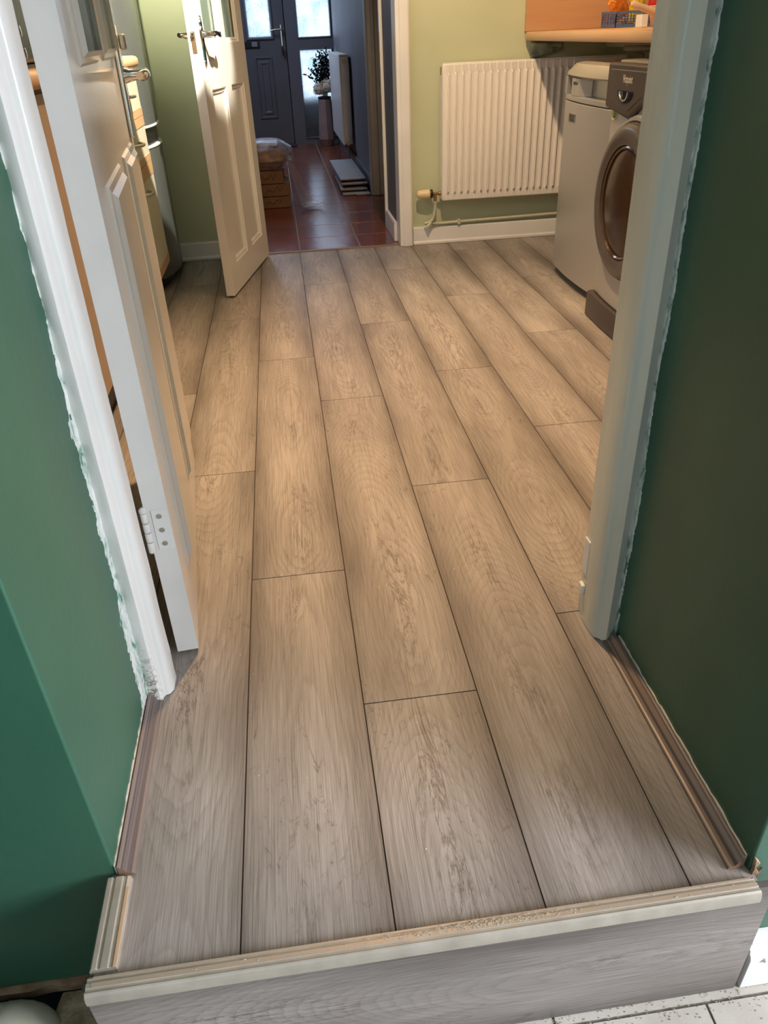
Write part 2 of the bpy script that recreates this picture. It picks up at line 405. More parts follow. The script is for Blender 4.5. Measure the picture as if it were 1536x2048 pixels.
for _ in range(420):
    x = rn.gauss(.15, .06) if rn.random() < .85 else rn.uniform(-.3, .5); y = .5035 + abs(rn.gauss(0, .005)); s_ = rn.uniform(.0004, .0012)
    if y > .513: continue
    z = .0100
    mb.box(x, x + s_ * rn.uniform(1, 3), y, y + s_, z, z + s_)
tag(mb.build('sawdust', M_DUST), 'fine pale sawdust scattered on the step nosing', 'sawdust', kind='stuff')
side_prof = [(-.303, .0035), (-.3035, .009), (-.308, .0105), (-.309, .0095), (-.313, .0095), (-.314, .0115), (-.323, .0115), (-.324, .0098), (-.327, .0098),
             (-.328, .0112), (-.334, .0112), (-.337, .006), (-.338, -.02), (-.335, -.02), (-.334, -.0015), (-.303, -.0005)]
mb = MB(); mb.prism(side_prof, 'y', .524, .645)
n2 = struct(mb.build('trim_3', M_NOSE, bevel=.0005), 'short ribbed beige nosing on the left side of the step', 'step nosing')
MB().box(-.3075, -.3035, .524, .628, .0086, .0108).build('nosing_strip', new_mat('orange_inlay', (.62, .40, .24), .4), n2)
struct(MB().box(-.336, -.328, .518, .650, -.272, -.003).build('trim_4', M_RISER), 'grey wood-grain side board on the left of the step', 'step riser')
struct(MB().box(-.30, .52, .53, .64, -.27, -.052).build('trim_5', M_CONC), 'core under the step', 'step')

# ---- scotia beads along the reveals
def bead(name, xw, d, y0, y1, label):
    p = [(xw, 0.001), (xw + d*.021, .001), (xw + d*.021, .004), (xw + d*.017, .0065), (xw + d*.014, .0062), (xw + d*.010, .010), (xw + d*.007, .0155), (xw + d*.0045, .017), (xw + d*.003, .021), (xw, .0215)]
    mb = MB(); mb.prism(p, 'y', y0, y1)
    for f in mb.bm.faces:
        if len(f.verts) > 4: f.material_index = 1
    return struct(mb.build(name, [M_BEAD, M_BEADEND], smooth=True), label, 'beading')
bead('trim_6', -.3215, 1, .651, .985, 'walnut foil floor beading along the left reveal')
bead('trim_7', .5195, -1, .535, .99, 'walnut foil floor beading along the right reveal')
# bare plaster sliver above the beads
def sliver(name, x, d, y0, y1, label):
    mb = MB(); rn = random.Random(4); n = 40; lo = []; hi = []
    for i in range(n + 1):
        y = y0 + (y1 - y0) * i / n
        lo.append((x, y, .002)); hi.append((x, y, .020 + rn.uniform(.0, .0045)))
    for i in range(n):
        for X in (x, x + d*.0045): pass
        a = [(x, lo[i][1], .002), (x, lo[i+1][1], .002), (x, hi[i+1][1], hi[i+1][2]), (x, hi[i][1], hi[i][2])]
        b = [(x + d*.0022, p[1], p[2]) for p in a]
        mb.loft([a, b])
    return struct(mb.build(name, mottled('bare_plaster_pink' + name, (.62, .54, .46), (.74, .68, .6), 40, .9)), label, 'plaster edge')
sliver('trim_8', -.3265, 1, .655, .95, 'pale chipped plaster edge above the left beading')
sliver('trim_9', .5245, -1, .54, .98, 'pale chipped plaster edge above the right beading')
mb = MB(); rn = random.Random(9)
for pts, dd in (([(.523, .529, -.012), (.5305, .529, -.016), (.535, .529, .004), (.529, .529, .014), (.5325, .529, .026), (.524, .529, .036), (.526, .529, .012)], .005),
                ([(.530, .529, -.024), (.537, .529, -.010), (.541, .529, .010), (.536, .529, .002), (.532, .529, .010)], .003)):
    mb.loft([pts, [(p[0] + .001, p[1] - dd, p[2] - .002) for p in pts]])
struct(mb.build('trim_10', M_RAWWOOD, bevel=.001), 'splintered brown corner where the right wall meets the nosing', 'broken plaster corner')

# ---- thick wall between the rooms
def wall(name, boxes, mat, label=None):
    mb = MB()
    for b in boxes: mb.box(*b)
    return struct(mb.build(name, mat, recalc=False), label, 'wall' if label else None)
LEAN = .018
def wavy_block(name, x0, x1, y0, y1, z0, z1, face, label):
    """wall block with the reveal face gently uneven"""
    mb = MB(); xf, xo = (x1, x0) if face == 1 else (x0, x1); ln = LEAN if face == 1 else 0
    mb.loft([[(xo, y0, z0), (xf, y0, z0), (xf + ln*min(0, z0)*0, y1, z0), (xo, y1, z0)], [(xo, y0, 0), (xf, y0, 0), (xf, y1, 0), (xo, y1, 0)],
             [(xo, y0, z1), (xf, y0, z1), (xf + ln*z1, y1, z1), (xo, y1, z1)]])
    return struct(mb.build(name, M_GREEN, bevel=.004, segs=3), label, 'wall')
wavy_block('wall_left', -2.2, -.3265, .655, 1.09, -.243, 2.2, 1, 'dark green wall and reveal on the left of the doorway')
wavy_block('wall_right', .5245, 3.6, .53, 1.09, -.272, 2.2, -1, 'dark green wall and reveal on the right of the doorway')
wall('wall_lintel', [(-.3265, .5245, .66, 1.09, 2.0, 2.2)], M_GREEN)
wall('wall_near', [(-2.2, -.345, 1.092, 1.12, 0, 2.35), (.52, 1.83, 1.092, 1.12, 0, 2.35), (-.345, .52, 1.092, 1.12, 2.02, 2.35)], M_SAGE)
# raw wall base, void, screed
mb = MB(); rn = random.Random(11); n = 30
a = []; b = []
for i in range(n + 1):
    x = -1.2 + (1.2 - .34) * i / n
    a.append((x, .651 - rn.uniform(0, .006), -.246)); b.append((x, .654 - rn.uniform(0, .004), -.272))
for i in range(n):
    mb.loft([[a[i], a[i+1], (a[i+1][0], .66, -.243), (a[i][0], .66, -.243)], [b[i], b[i+1], (b[i+1][0], .66, -.274), (b[i][0], .66, -.274)]])
struct(mb.build('trim_11', M_RAWWOOD), 'rough unpainted strip at the foot of the left wall', 'wall base')

# ---- lower floor
mb = MB()
T = .45
mb.box(-.335, .268, .4955, .66, -.285, -.273); mb.box(.272, .722, .4955, .66, -.285, -.273)
for i in range(-1, 9):
    for j in range(0, 6):
        x = -.335 + .03 + i * (T + .004) - .1; y1 = .491 - j * (T + .004)
        if i < 0: continue
        mb.box(x, x + T, y1 - T, y1, -.285, -.273)
mb.box(.726, 3.6, .4955, .66, -.285, -.273)
n0 = len(mb.bm.faces)
mb.box(-.345, 3.6, -2.4, .66, -.30, -.2755, 1)
struct(mb.build('floor', [M_TILEC, M_CGROUT], recalc=False), 'cream stone floor tiles of the lower room', 'floor')
# crumbs on the tiles
mb = MB(); rn = random.Random(21)
for _ in range(380):
    x = rn.uniform(-.05, .62); y = .506 - abs(rn.gauss(0, .02)); s_ = rn.uniform(.0004, .0013)
    mb.box(x, x + s_ * rn.uniform(1, 2.5), y, y + s_, -.273, -.273 + s_)
tag(mb.build('crumbs', mottled('crumb', (.28, .22, .14), (.5, .42, .3), 300, .9, 0)), 'sawdust crumbs on the cream tiles below the step', 'sawdust', kind='stuff')
mb = MB()
pts = [(-.470, .652), (-.346, .652), (-.346, .30), (-.53, .30), (-.488, .56)]
mb.prism(pts, 'z', -.33, -.272)
tag(mb.build('screed_slab', M_CONC, bevel=.003), 'rough brown screed slab between the waste pipe and the step', 'slab')
wall('floor', [(-2.2, -.35, -2.4, .9, -.46, -.44), (-2.2, -.35, .9, .92, -.46, -.24)], M_HOLE, 'dark void in the floor at the foot of the left wall')
mb = MB()
py, pz = .598, -.249
mb.tube([(-0.950, py, pz), (-0.581, py, pz)], .031, 24)
mb.tube([(-0.588, py, pz), (-0.586, py, pz), (-0.568, py, pz), (-0.566, py, pz)], [.031, .037, .037, .034], 24)
mb.tube([(-0.567, py, pz), (-0.565, py, pz), (-0.536, py, pz), (-0.534, py, pz)], [.034, .0352, .0352, .0345], 24)
mb.tube([(-0.535, py, pz), (-0.533, py, pz), (-0.518, py, pz - .001), (-0.508, py, pz - .005), (-0.500, py, pz - .013), (-0.496, py, pz - .024), (-0.495, py, pz - .04), (-0.495, py, pz - .2)],
        [.0345, .0358, .0358, .0355, .035, .0345, .034, .034], 24)
tag(mb.build('waste_pipe', M_UPIPE, smooth=True), 'cream plastic waste pipe elbow in the floor void at the left', 'pipe')

# ---- skirting board in the lower room
sk = [(.505, -.272), (.505, -.196), (.5075, -.189), (.511, -.186), (.5115, -.181), (.516, -.178), (.5165, -.170), (.513, -.165), (.514, -.160), (.519, -.156), (.53, -.155), (.53, -.272)]
mb = MB(); mb.prism(sk, 'x', .560, 3.59)
b0 = struct(mb.build('baseboard_right', M_GLOSS, bevel=.0008), 'white moulded skirting board right of the step', 'skirting')
MB().lathe([(0, -.004), (.003, -.0035), (.0045, -.001), (.0045, .001)], (.5835, .505, -.198), 'y', 14).build('nail_head', M_WHITEP, b0)

# ---- near room shell behind the camera
struct(MB().box(-2.22, -2.2, -2.4, 1.1, -.46, 2.2).build('wall_left', M_GREEN))
mb = MB()
for b in ((3.6, 3.62, -2.4, -2.1, -.27, 2.2), (3.6, 3.62, -.4, .53, -.27, 2.2), (3.6, 3.62, -2.1, -.4, -.27, .5), (3.6, 3.62, -2.1, -.4, 1.95, 2.2)): mb.box(*b)
struct(mb.build('wall_right', M_GREEN, recalc=False))
mb = MB()
for b in ((-2.2, -1.2, -2.42, -2.4, -.46, 2.2), (.4, 3.6, -2.42, -2.4, -.27, 2.2), (-1.2, .4, -2.42, -2.4, 2.05, 2.2), (-1.2, .4, -2.42, -2.4, -.46, .3)): mb.box(*b)
struct(mb.build('wall_back', M_GREEN, recalc=False))
struct(MB().box(-2.2, 3.6, -2.4, 1.09, 2.2, 2.22).build('ceiling', M_CEIL))

# ---- architraves of the near doorway (mitred profile, leaning in slightly towards the top)
def architrave(name, prof, tilt, xin, xout, mat, label, seed):
    """prof (x,y) at z=0; each point moves by tilt*z in proportion to how far it is from the wall"""
    mb = MB(); rn = random.Random(seed); rings = []; nz = 90; H_ = 2.0
    for i in range(nz + 1):
        z = .0015 + H_ * i / nz
        ring = []
        for j, (x, y) in enumerate(prof):
            t = (x - xout) / (xin - xout)
            q = Vector((x + tilt * z, y, z))
            nn = noise.noise(Vector((x * 60, y * 60, z * 9 + seed))) * .0007 + noise.noise(Vector((x * 90, y * 90, z * 40 + seed))) * .0004
            if z < .12: nn *= 1 + (0.12 - z) * 22
            q.x += nn; q.y += nn
            ring.append(q)
        rings.append(ring)
    mb.loft(rings)
    return struct(mb.build(name, mat, smooth=True), label, 'architrave')
profL = [(-.328, .984), (-.318, .978), (-.309, .9735), (-.3035, .973), (-.3005, .976), (-.2985, .983), (-.2955, .989), (-.2915, .990), (-.2875, .992), (-.284, .999), (-.2825, 1.010),
         (-.2830, 1.030), (-.302, 1.032), (-.302, 1.089), (-.328, 1.089)]
a1 = architrave('trim_12', profL, .0105, -.283, -.328, M_CASE, 'old white gloss architrave on the left of the doorway, chipped at its foot', 3)
profR = [(.526, 1.004), (.517, .996), (.507, .989), (.5035, .987), (.5005, .990), (.4965, .998), (.4925, 1.004), (.4885, 1.005), (.4865, 1.007), (.4840, 1.017), (.4825, 1.036),
         (.4830, 1.060), (.4870, 1.062), (.4870, 1.089), (.526, 1.089)]
a2 = architrave('trim_13', profR, 0.0, .474, .526, M_CASER, 'old white gloss architrave on the right of the doorway', 8)
def caulk(name, xw, d, y_in, wid, parent, seed, lean=0):
    """ragged band of smeared filler where the frame meets the green reveal"""
    mb = MB(); nz = 420; V = []; nu = 6
    for i in range(nz + 1):
        z = .004 + 1.99 * i / nz
        w_ = wid * (1 + .55 * noise.noise(Vector((seed, 0, z * 5))) + .35 * noise.noise(Vector((seed, 3, z * 27))) + .22 * noise.noise(Vector((seed, 5, z * 160))))
        row = []
        for k in range(nu + 1):
            u = k / nu; y = y_in - w_ * u
            h = .0040 * (1 - u) ** 1.3 + .0012 + .0022 * noise.noise(Vector((seed, u * 5, z * 45))) * (1 - u * .5)
            if u >= .99: h = -.0015
            row.append(mb.bm.verts.new((xw + d * h + lean * z * (y - .655) / .435, y, z)))
        V.append(row)
    for a, b in zip(V, V[1:]):
        for k in range(nu): mb.bm.faces.new((a[k], a[k+1], b[k+1], b[k]))
    return mb.build(name, M_CAULK, parent, smooth=True)
caulk('caulk', -.3265, 1, .992, .046, a1, 2.3, LEAN)
caulk('caulk', .5245, -1, 1.008, .018, a2, 7.1)
# striking plate shards on the right jamb
MB().box(.4825, .4868, 1.064, 1.088, .10, .175).build('strike_plate', M_GLOSS, a2, bevel=.002)
MB().box(.4790, .4868, 1.066, 1.084, .055, .075).build('paint_flake', M_GLOSS, a2, bevel=.002)

# ---- kitchen shell
struct(MB().box(-1.22, -1.2, 1.12, 4.12, 0, 2.35).build('wall_left', M_SAGE))
struct(MB().box(1.83, 1.85, 1.12, 4.12, 0, 2.35).build('wall_right', M_SAGE))
struct(MB().box(-1.2, 1.83, 1.12, 4.12, 2.35, 2.37).build('ceiling', M_CEIL))
wall('wall_back', [(-1.2, -.20, 4.12, 4.21, 0, 2.35), (.625, 1.83, 4.12, 4.21, 0, 2.35), (-.20, .625, 4.12, 4.21, 2.03, 2.35)], M_SAGE, 'sage green wall across the far end of the kitchen')
kb = [(4.12, 0.001), (4.098, .001), (4.098, .012), (4.102, .017), (4.104, .022), (4.104, .078), (4.108, .086), (4.12, .088)]
mb = MB(); mb.prism(kb, 'x', .652, 1.82); struct(mb.build('baseboard_back', M_GLOSS, bevel=.001), 'white skirting board under the white ribbed radiator', 'skirting')
mb = MB(); mb.prism(kb, 'x', -1.2, -.232); struct(mb.build('baseboard_back', M_GLOSS, bevel=.001), 'white skirting board between the fridge and the hall door', 'skirting')
# hall doorway casing
def case2(name, xin, d, label):
    p = [(xin, 4.21), (xin, 4.10), (xin + d*.003, 4.094), (xin + d*.018, 4.090), (xin + d*.021, 4.086), (xin + d*.026, 4.083), (xin + d*.060, 4.083), (xin + d*.067, 4.088), (xin + d*.068, 4.119), (xin + d*.045, 4.1195), (xin+d*.045, 4.21)]
    mb = MB(); mb.prism(p, 'z', .0012, 2.03)
    return struct(mb.build(name, M_GLOSS, bevel=.001), label, 'architrave')
case2('trim_14', .580, 1, 'white architrave on the right of the hall doorway')
case2('trim_15', -.150, -1, 'white architrave behind the open hall door')
struct(MB().box(-.217, .647, 4.085, 4.119, 2.031, 2.10).build('trim_16', M_GLOSS))
mb = MB(); mb.prism([(4.118, .0008), (4.124, .005), (4.142, .005), (4.148, .0008)], 'x', -.148, .578)
struct(mb.build('trim_17', new_mat('threshold_strip', (.24, .17, .13), .4, .3)), 'thin brown threshold strip between laminate and terracotta tiles', 'threshold')

# ---- hall
mb = MB(); tx = [-.9, -.591, -.270, .050, .372, .694, 1.0]
y = 4.132; g = .0035
yl = [4.132, 4.446]
while yl[-1] < 8.78: yl.append(min(yl[-1] + .322, 8.80))
rn = random.Random(2)
for a, b in zip(tx, tx[1:]):
    for c, d in zip(yl, yl[1:]):
        if d - c < .02: continue
        mb.box(a + g, b - g, c + g*.8, d - g*.8, -.010, -.001)
mb.box(-.9, 1.0, 4.125, 8.8, -.03, -.0035, 1)
struct(mb.build('floor', [M_TILEH, M_GROUT], recalc=False, bevel=.0015), 'glossy terracotta tile floor of the hall', 'floor')
wall('wall_left', [(-.78, -.76, 4.21, 8.85, 0, 2.35)], M_HALLWALL)
wall('wall_right', [(.582, .602, 4.21, 4.60, 0, 2.35)], M_HALLWALL, 'short grey wall just beyond the hall doorway')
wall('wall_right', [(.625, .725, 5.62, 8.85, 0, 2.35)], M_HALLWALL, 'slate grey wall behind the hall radiator')
wall('wall_right', [(.98, 1.0, 4.21, 5.7, 0, 2.35), (.725, .98, 5.66, 5.7, 0, 2.35)], M_HALLWALL)
struct(MB().box(-.76, 1.0, 4.21, 8.85, 2.35, 2.37).build('ceiling', M_CEIL))
hb = lambda x, d: [(x, 0.001), (x + d*.016, .001), (x + d*.016, .085), (x + d*.010, .098), (x, .10)]
mb = MB(); mb.prism(hb(.625, -1), 'y', 5.70, 8.75); struct(mb.build('baseboard_right', M_FRAMEG, bevel=.001), 'grey skirting board along the hall under the radiator', 'skirting')
mb = MB(); mb.prism(hb(.582, -1), 'y', 4.215, 4.575); struct(mb.build('baseboard_right', M_GLOSS, bevel=.001), 'short white skirting board just inside the hall', 'skirting')
# side-room opening: near architrave edge-on, far jamb facing us
mb = MB(); mb.prism([(.566, 4.574), (.604, 4.574), (.604, 4.612), (.566, 4.604)], 'z', .001, 2.05)
struct(mb.build('trim_18', M_GLOSS, bevel=.002), 'thin white door frame edge inside the hall', 'architrave')
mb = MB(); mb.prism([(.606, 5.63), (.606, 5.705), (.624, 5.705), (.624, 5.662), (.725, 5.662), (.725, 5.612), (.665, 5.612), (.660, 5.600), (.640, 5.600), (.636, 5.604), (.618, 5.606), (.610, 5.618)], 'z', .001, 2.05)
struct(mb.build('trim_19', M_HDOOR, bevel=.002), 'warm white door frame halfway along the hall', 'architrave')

# =================================================================== DOORS
def panel_door(root, W, Hd, T_, z0, mat, glass_from=.95, lower=(.13, .80), stile=.10, munt=.085, edge_mat=None):
    """u = local x from hinge, thickness in local y from 0 to T_"""
    cx = W / 2
    cols = [(stile, cx - munt/2), (cx + munt/2, W - stile)]
    mb = MB()
    zs = [(z0, lower[0]), (lower[1], glass_from), (1.86, Hd)]
    mb.box(0, stile, 0, T_, z0, Hd); mb.box(W - stile, W, 0, T_, z0, Hd)
    for a, b in zs: mb.box(stile, W - stile, 0, T_, a, b)
    mb.box(cx - munt/2, cx + munt/2, 0, T_, lower[0], lower[1]); mb.box(cx - munt/2, cx + munt/2, 0, T_, glass_from, 1.86)
    o = mb.build('door_leaf', [mat, edge_mat or mat], root, recalc=False)
    for p in o.data.polygons:
        c = p.center
        if abs(p.normal.x) > .9 and (c.x < .001 or c.x > W - .001): p.material_index = 1
    # lower moulded panels: sloped beads both sides and a recessed flat field
    for (u0, u1) in cols:
        mb = MB(); za, zb = lower; s_ = .024; d = .012
        for yf, dr in ((0, 1), (T_, -1)):
            O = [(u0, za), (u1, za), (u1, zb), (u0, zb)]; 
            r0 = [(p[0], yf, p[1]) for p in O]
            def inset(k, dep): return [(u0+k, yf+dr*dep, za+k), (u1-k, yf+dr*dep, za+k), (u1-k, yf+dr*dep, zb-k), (u0+k, yf+dr*dep, zb-k)]
            rings = [r0, inset(.004, .004), inset(.012, .006), inset(.020, .0125), inset(.024, .0125)]
            R = [[mb.bm.verts.new(p) for p in r] for r in rings]
            for a, b in zip(R, R[1:]):
                for i in range(4): mb.bm.faces.new((a[i], a[(i+1) % 4], b[(i+1) % 4], b[i]))
            mb.bm.faces.new(R[-1])
        mb.build('moulded_panel', mat, root)
    for (u0, u1) in cols:
        mb = MB(); za, zb = glass_from, 1.86
        for yf, dr in ((0, 1), (T_, -1)):
            def inset(k, dep): return [(u0+k, yf+dr*dep, za+k), (u1-k, yf+dr*dep, za+k), (u1-k, yf+dr*dep, zb-k), (u0+k, yf+dr*dep, zb-k)]
            R = [[mb.bm.verts.new(p) for p in r] for r in (inset(0, 0), inset(.004, .004), inset(.010, .006), inset(.017, .013))]
            for a, b in zip(R, R[1:]):
                for i in range(4): mb.bm.faces.new((a[i], a[(i+1) % 4], b[(i+1) % 4], b[i]))
        mb.build('glazing_bead', mat, root)
        MB().box(u0 + .002, u1 - .002, T_/2 - .002, T_/2 + .002, za + .002, zb - .002).build('glass_pane', M_GLASSG, root)
    return o

# -- door 1: the near kitchen door, hinged on the left architrave, opened past 90 degrees
A = Vector((-.2845, 1.088)); B = Vector((-.3545, 1.858))   # hinge edge -> free edge (left face)
ang = math.atan2(B.y - A.y, B.x - A.x)
d1 = struct(empty('door_1', (A.x, A.y, 0), ang), 'white panelled door opened back against the kitchen cabinets', 'door')
d1.rotation_euler = (Matrix.Rotation(.0055, 3, 'Y') @ Matrix.Rotation(ang, 3, 'Z')).to_euler()   # the old door hangs slightly out of plumb
W1 = .762; T1 = .038
# local y points to world -x side; use negative thickness direction via offset root
panel_door(d1, W1, 1.98, -T1, .010, M_DOORW, edge_mat=M_EDGE, glass_from=.945)
# hinge
hg = MB()
hg.box(-.0015, .0, -.035, -.010, .242, .320)
hinge = hg.build('hinge', M_GLOSS, d1, bevel=.001)
mb = MB()
for i, (a, b) in enumerate(((.242, .262), (.264, .281), (.283, .300), (.302, .320))):
    mb.lathe([(.0048, a), (.0055, a + .001), (.0055, b - .001), (.0048, b)], (-.006, .001, 0), 'z', 14)
mb.lathe([(.003, .320), (.0062, .322), (.0062, .327), (.002, .331)], (-.006, .001, 0), 'z', 14)
mb.build('knuckle', M_GLOSS, hinge, smooth=True)
for z in (.254, .281, .308):
    mb = MB(); mb.lathe([(.0045, -.0016), (.0045, -.0028), (.003, -.0030)], (0, -.022, z), 'x', 14); mb.build('screw', M_PEWTER, hinge)
mb = MB()
# lever handle on right face (local y = -T1 side)
def lever(root, u, z, yf, dr, name='lever_handle', plate=(.04, .19, .012), style=0):
    h, = [MB()]
    pw, ph, pt = plate
    h.box(u - pw/2, u + pw/2, *sorted((yf, yf + dr*.011)), z - ph*.64, z + ph*.48)
    pl_ = h.build(name, M_CHROME, root, bevel=.003)
    k = MB(); k.tube([(u, yf, z), (u, yf + dr*.012, z), (u, yf + dr*.022, z), (u, yf + dr*.048, z)], [.017, .016, .011, .0095], 18)
    k.tube([(u + .010, yf + dr*.050, z), (u - .01, yf + dr*.052, z), (u - .05, yf + dr*.054, z), (u - .095, yf + dr*.050, z), (u - .108, yf + dr*.046, z)], [.009, .0105, .009, .0095, .007], 14)
    k.build('lever', M_CHROME, pl_, smooth=True)
    return pl_
lever(d1, W1 - .055, .916, -T1, -1, plate=(.046, .175, .012))
lever(d1, W1 - .055, .916, 0, 1, plate=(.046, .175, .012))
mb = MB(); mb.box(W1 - .066, W1 - .044, -T1 - .026, -T1 - .012, .958, .985); mb.build('thumb_turn', M_PEWTER, d1, bevel=.004)

# -- door 2: hall door, hinged on the left side of the hall doorway, opened into the kitchen
A = Vector((-.150, 4.095)); B = Vector((-.300, 3.382))
ang = math.atan2(B.y - A.y, B.x - A.x)
d2 = struct(empty('door_2', (A.x, A.y, 0), ang), 'white panelled half-glazed door standing open at the hall doorway', 'door')
W2 = .729; T2 = .037
panel_door(d2, W2, 1.98, T2, .010, M_DOORW, glass_from=.955)
# ornate lever handles
def ornate(root, u, z, yf, dr):
    mb = MB(); prof = []
    out = [(0, .060), (.006, .056), (.004, .050), (.010, .044), (.013, .034), (.010, .026), (.016, .016), (.018, 0), (.016, -.016), (.012, -.028), (.010, -.055), (.012, -.075), (.008, -.088), (.010, -.094), (.005, -.102), (0, -.108)]
    ring = [(u + a, z + b) for a, b in out] + [(u - a, z + b) for a, b in out[-2:0:-1]]
    mb.loft([[(p[0], yf, p[1]) for p in ring], [(u + (p[0]-u)*.8, yf + dr*.006, z + (p[1]-z)*.97) for p in ring]])
    o = mb.build('lever_handle', M_CHROME, root, smooth=True)
    k = MB(); k.tube([(u, yf + dr*.004, z), (u, yf + dr*.010, z), (u, yf + dr*.02, z), (u, yf + dr*.044, z)], [.015, .014, .009, .0085], 18)
    k.tube([(u + .009, yf + dr*.046, z), (u - .006, yf + dr*.048, z), (u - .03, yf + dr*.050, z + .003), (u - .055, yf + dr*.050, z - .001), (u - .08, yf + dr*.049, z - .006), (u - .092, yf + dr*.046, z), (u - .094, yf + dr*.046, z + .006)],
           [.008, .010, .0075, .0085, .0075, .007, .004], 14)
    k.build('lever', M_CHROME, o, smooth=True)
ornate(d2, W2 - .055, .985, T2, 1); ornate(d2, W2 - .055, .985, 0, -1)
MB().box(W2, W2 + .0015, .012, .029, .925, .995).build('latch_plate', M_BRASS, d2)
MB().box(W2 + .0015, W2 + .010, .015, .026, .975, .993).build('latch_bolt', M_CHROME, d2, bevel=.002)

# -- door 3: front door with side light
d3 = struct(empty('door_3', (-.27, 8.80, 0)), 'charcoal front door with a frosted pane and letter box', 'door')
lx = lambda x: x + .27
mb = MB()   # leaf spans x -.68 .. .155
gx0, gx1, gz0, gz1 = -.195, .022, .965, 1.78
mb.box(lx(-.68), lx(gx0), 0, .05, .012, 1.98); mb.box(lx(gx1), lx(.155), 0, .05, .012, 1.98)
mb.box(lx(gx0), lx(gx1), 0, .05, .012, gz0); mb.box(lx(gx0), lx(gx1), 0, .05, gz1, 1.98)
mb.build('door_leaf', M_DOORG, d3, recalc=False)
def rim(mb, x0, x1, z0, z1, y, w_, d, base=0):
    def ins(k, dep): return [(x0+k, y-dep, z0+k), (x1-k, y-dep, z0+k), (x1-k, y-dep, z1-k), (x0+k, y-dep, z1-k)]
    R = [[mb.bm.verts.new(p) for p in r] for r in (ins(0, base), ins(w_*.25, d), ins(w_*.7, d), ins(w_, base))]
    for a, b in zip(R, R[1:]):
        for i in range(4): mb.bm.faces.new((a[i], a[(i+1) % 4], b[(i+1) % 4], b[i]))
mb = MB(); rim(mb, lx(gx0 - .028), lx(gx1 + .028), gz0 - .028, gz1 + .028, 0, .028, .014); mb.build('glazing_frame', M_FRAMEG, d3)
MB().box(lx(gx0), lx(gx1), .015, .019, gz0, gz1).build('glass_pane', M_FROST, d3)
for (a, b) in ((-.165, .012), (-.45, -.27)):
    mb = MB(); rim(mb, lx(a), lx(b), .25, .80, 0, .022, .008); rim(mb, lx(a + .04), lx(b - .04), .29, .76, 0, .03, .006); mb.build('moulded_panel', M_DOORG, d3)
lb = MB().box(lx(-.275), lx(-.10), -.012, 0, .875, .935).build('letter_box', M_BLACK, d3, bevel=.004)
MB().box(lx(-.175), lx(-.12), -.016, -.012, .885, .925).build('letter_flap', new_mat('brushed_flap', (.3, .3, .32), .4, .6), lb, bevel=.002)
hp = MB().box(lx(.112), lx(.132), -.008, 0, .88, 1.06).build('lever_handle', M_CHROME, d3, bevel=.006)
mb = MB(); mb.tube([(lx(.122), 0, 1.02), (lx(.122), -.045, 1.02)], .010, 14); mb.tube([(lx(.130), -.048, 1.02), (lx(.06), -.05, 1.018), (lx(.02), -.046, 1.010)], [.009, .008, .006], 12)
mb.build('lever', M_PEWTER, hp, smooth=True)
mb = MB(); mb.box(lx(.112), lx(.132), -.035, -.018, .80, .87); mb.build('keys', M_BLACK, hp, bevel=.003)
# frame and side light
mb = MB()
Y0, Y1 = 8.785, 8.86
for b in ((.165, .285, Y0, Y1, 0, 2.1), (.140, .168, 8.852, 8.88, 0, 2.1), (.605, .624, Y0, Y1, 0, 2.1), (.285, .605, Y0, Y1, 0, .06), (.285, .605, Y0, Y1, .84, .945), (.285, .605, Y0, Y1, 2.02, 2.1), (-.76, -.69, Y0, Y1, 0, 2.1), (-.69, .165, Y0, Y1, 2.0, 2.1), (-.69, .165, 8.80, Y1, 0, .010), (-.76, .624, Y0, Y1, 2.1, 2.35)): mb.box(*b)
fr = struct(mb.build('window_1', M_FRAMEG, recalc=False), 'charcoal side-light frame with two frosted panes right of the front door', 'window')
mb = MB(); rim(mb, .275, .615, .050, .850, Y0, .014, .010); rim(mb, .275, .615, .935, 2.03, Y0, .014, .010); mb.build('glazing_bead', M_FRAMEG, fr)
MB().box(.286, .604, 8.82, 8.824, .061, .839).build('glass_pane', M_FROST, fr)
MB().box(.286, .604, 8.82, 8.824, .946, 2.019).build('glass_pane', M_FROST, fr)
# outdoors
mb = MB()
for i in range(6): mb.box(.05, 1.0, 8.875, 9.1, .0 + i * .073, .068 + i * .073)
tag(mb.build('slatted_planter', new_mat('blue_grey_timber', (.05, .09, .14), .6), bevel=.003), 'blue-grey slatted planter seen blurred through the lower side-light pane', 'planter')
struct(MB().box(-3, 3, 8.87, 12, -.08, -.02).build('floor', mottled('paving', (.3, .29, .27), (.4, .38, .35), 6, .9)), 'paving outside the front door', 'floor')

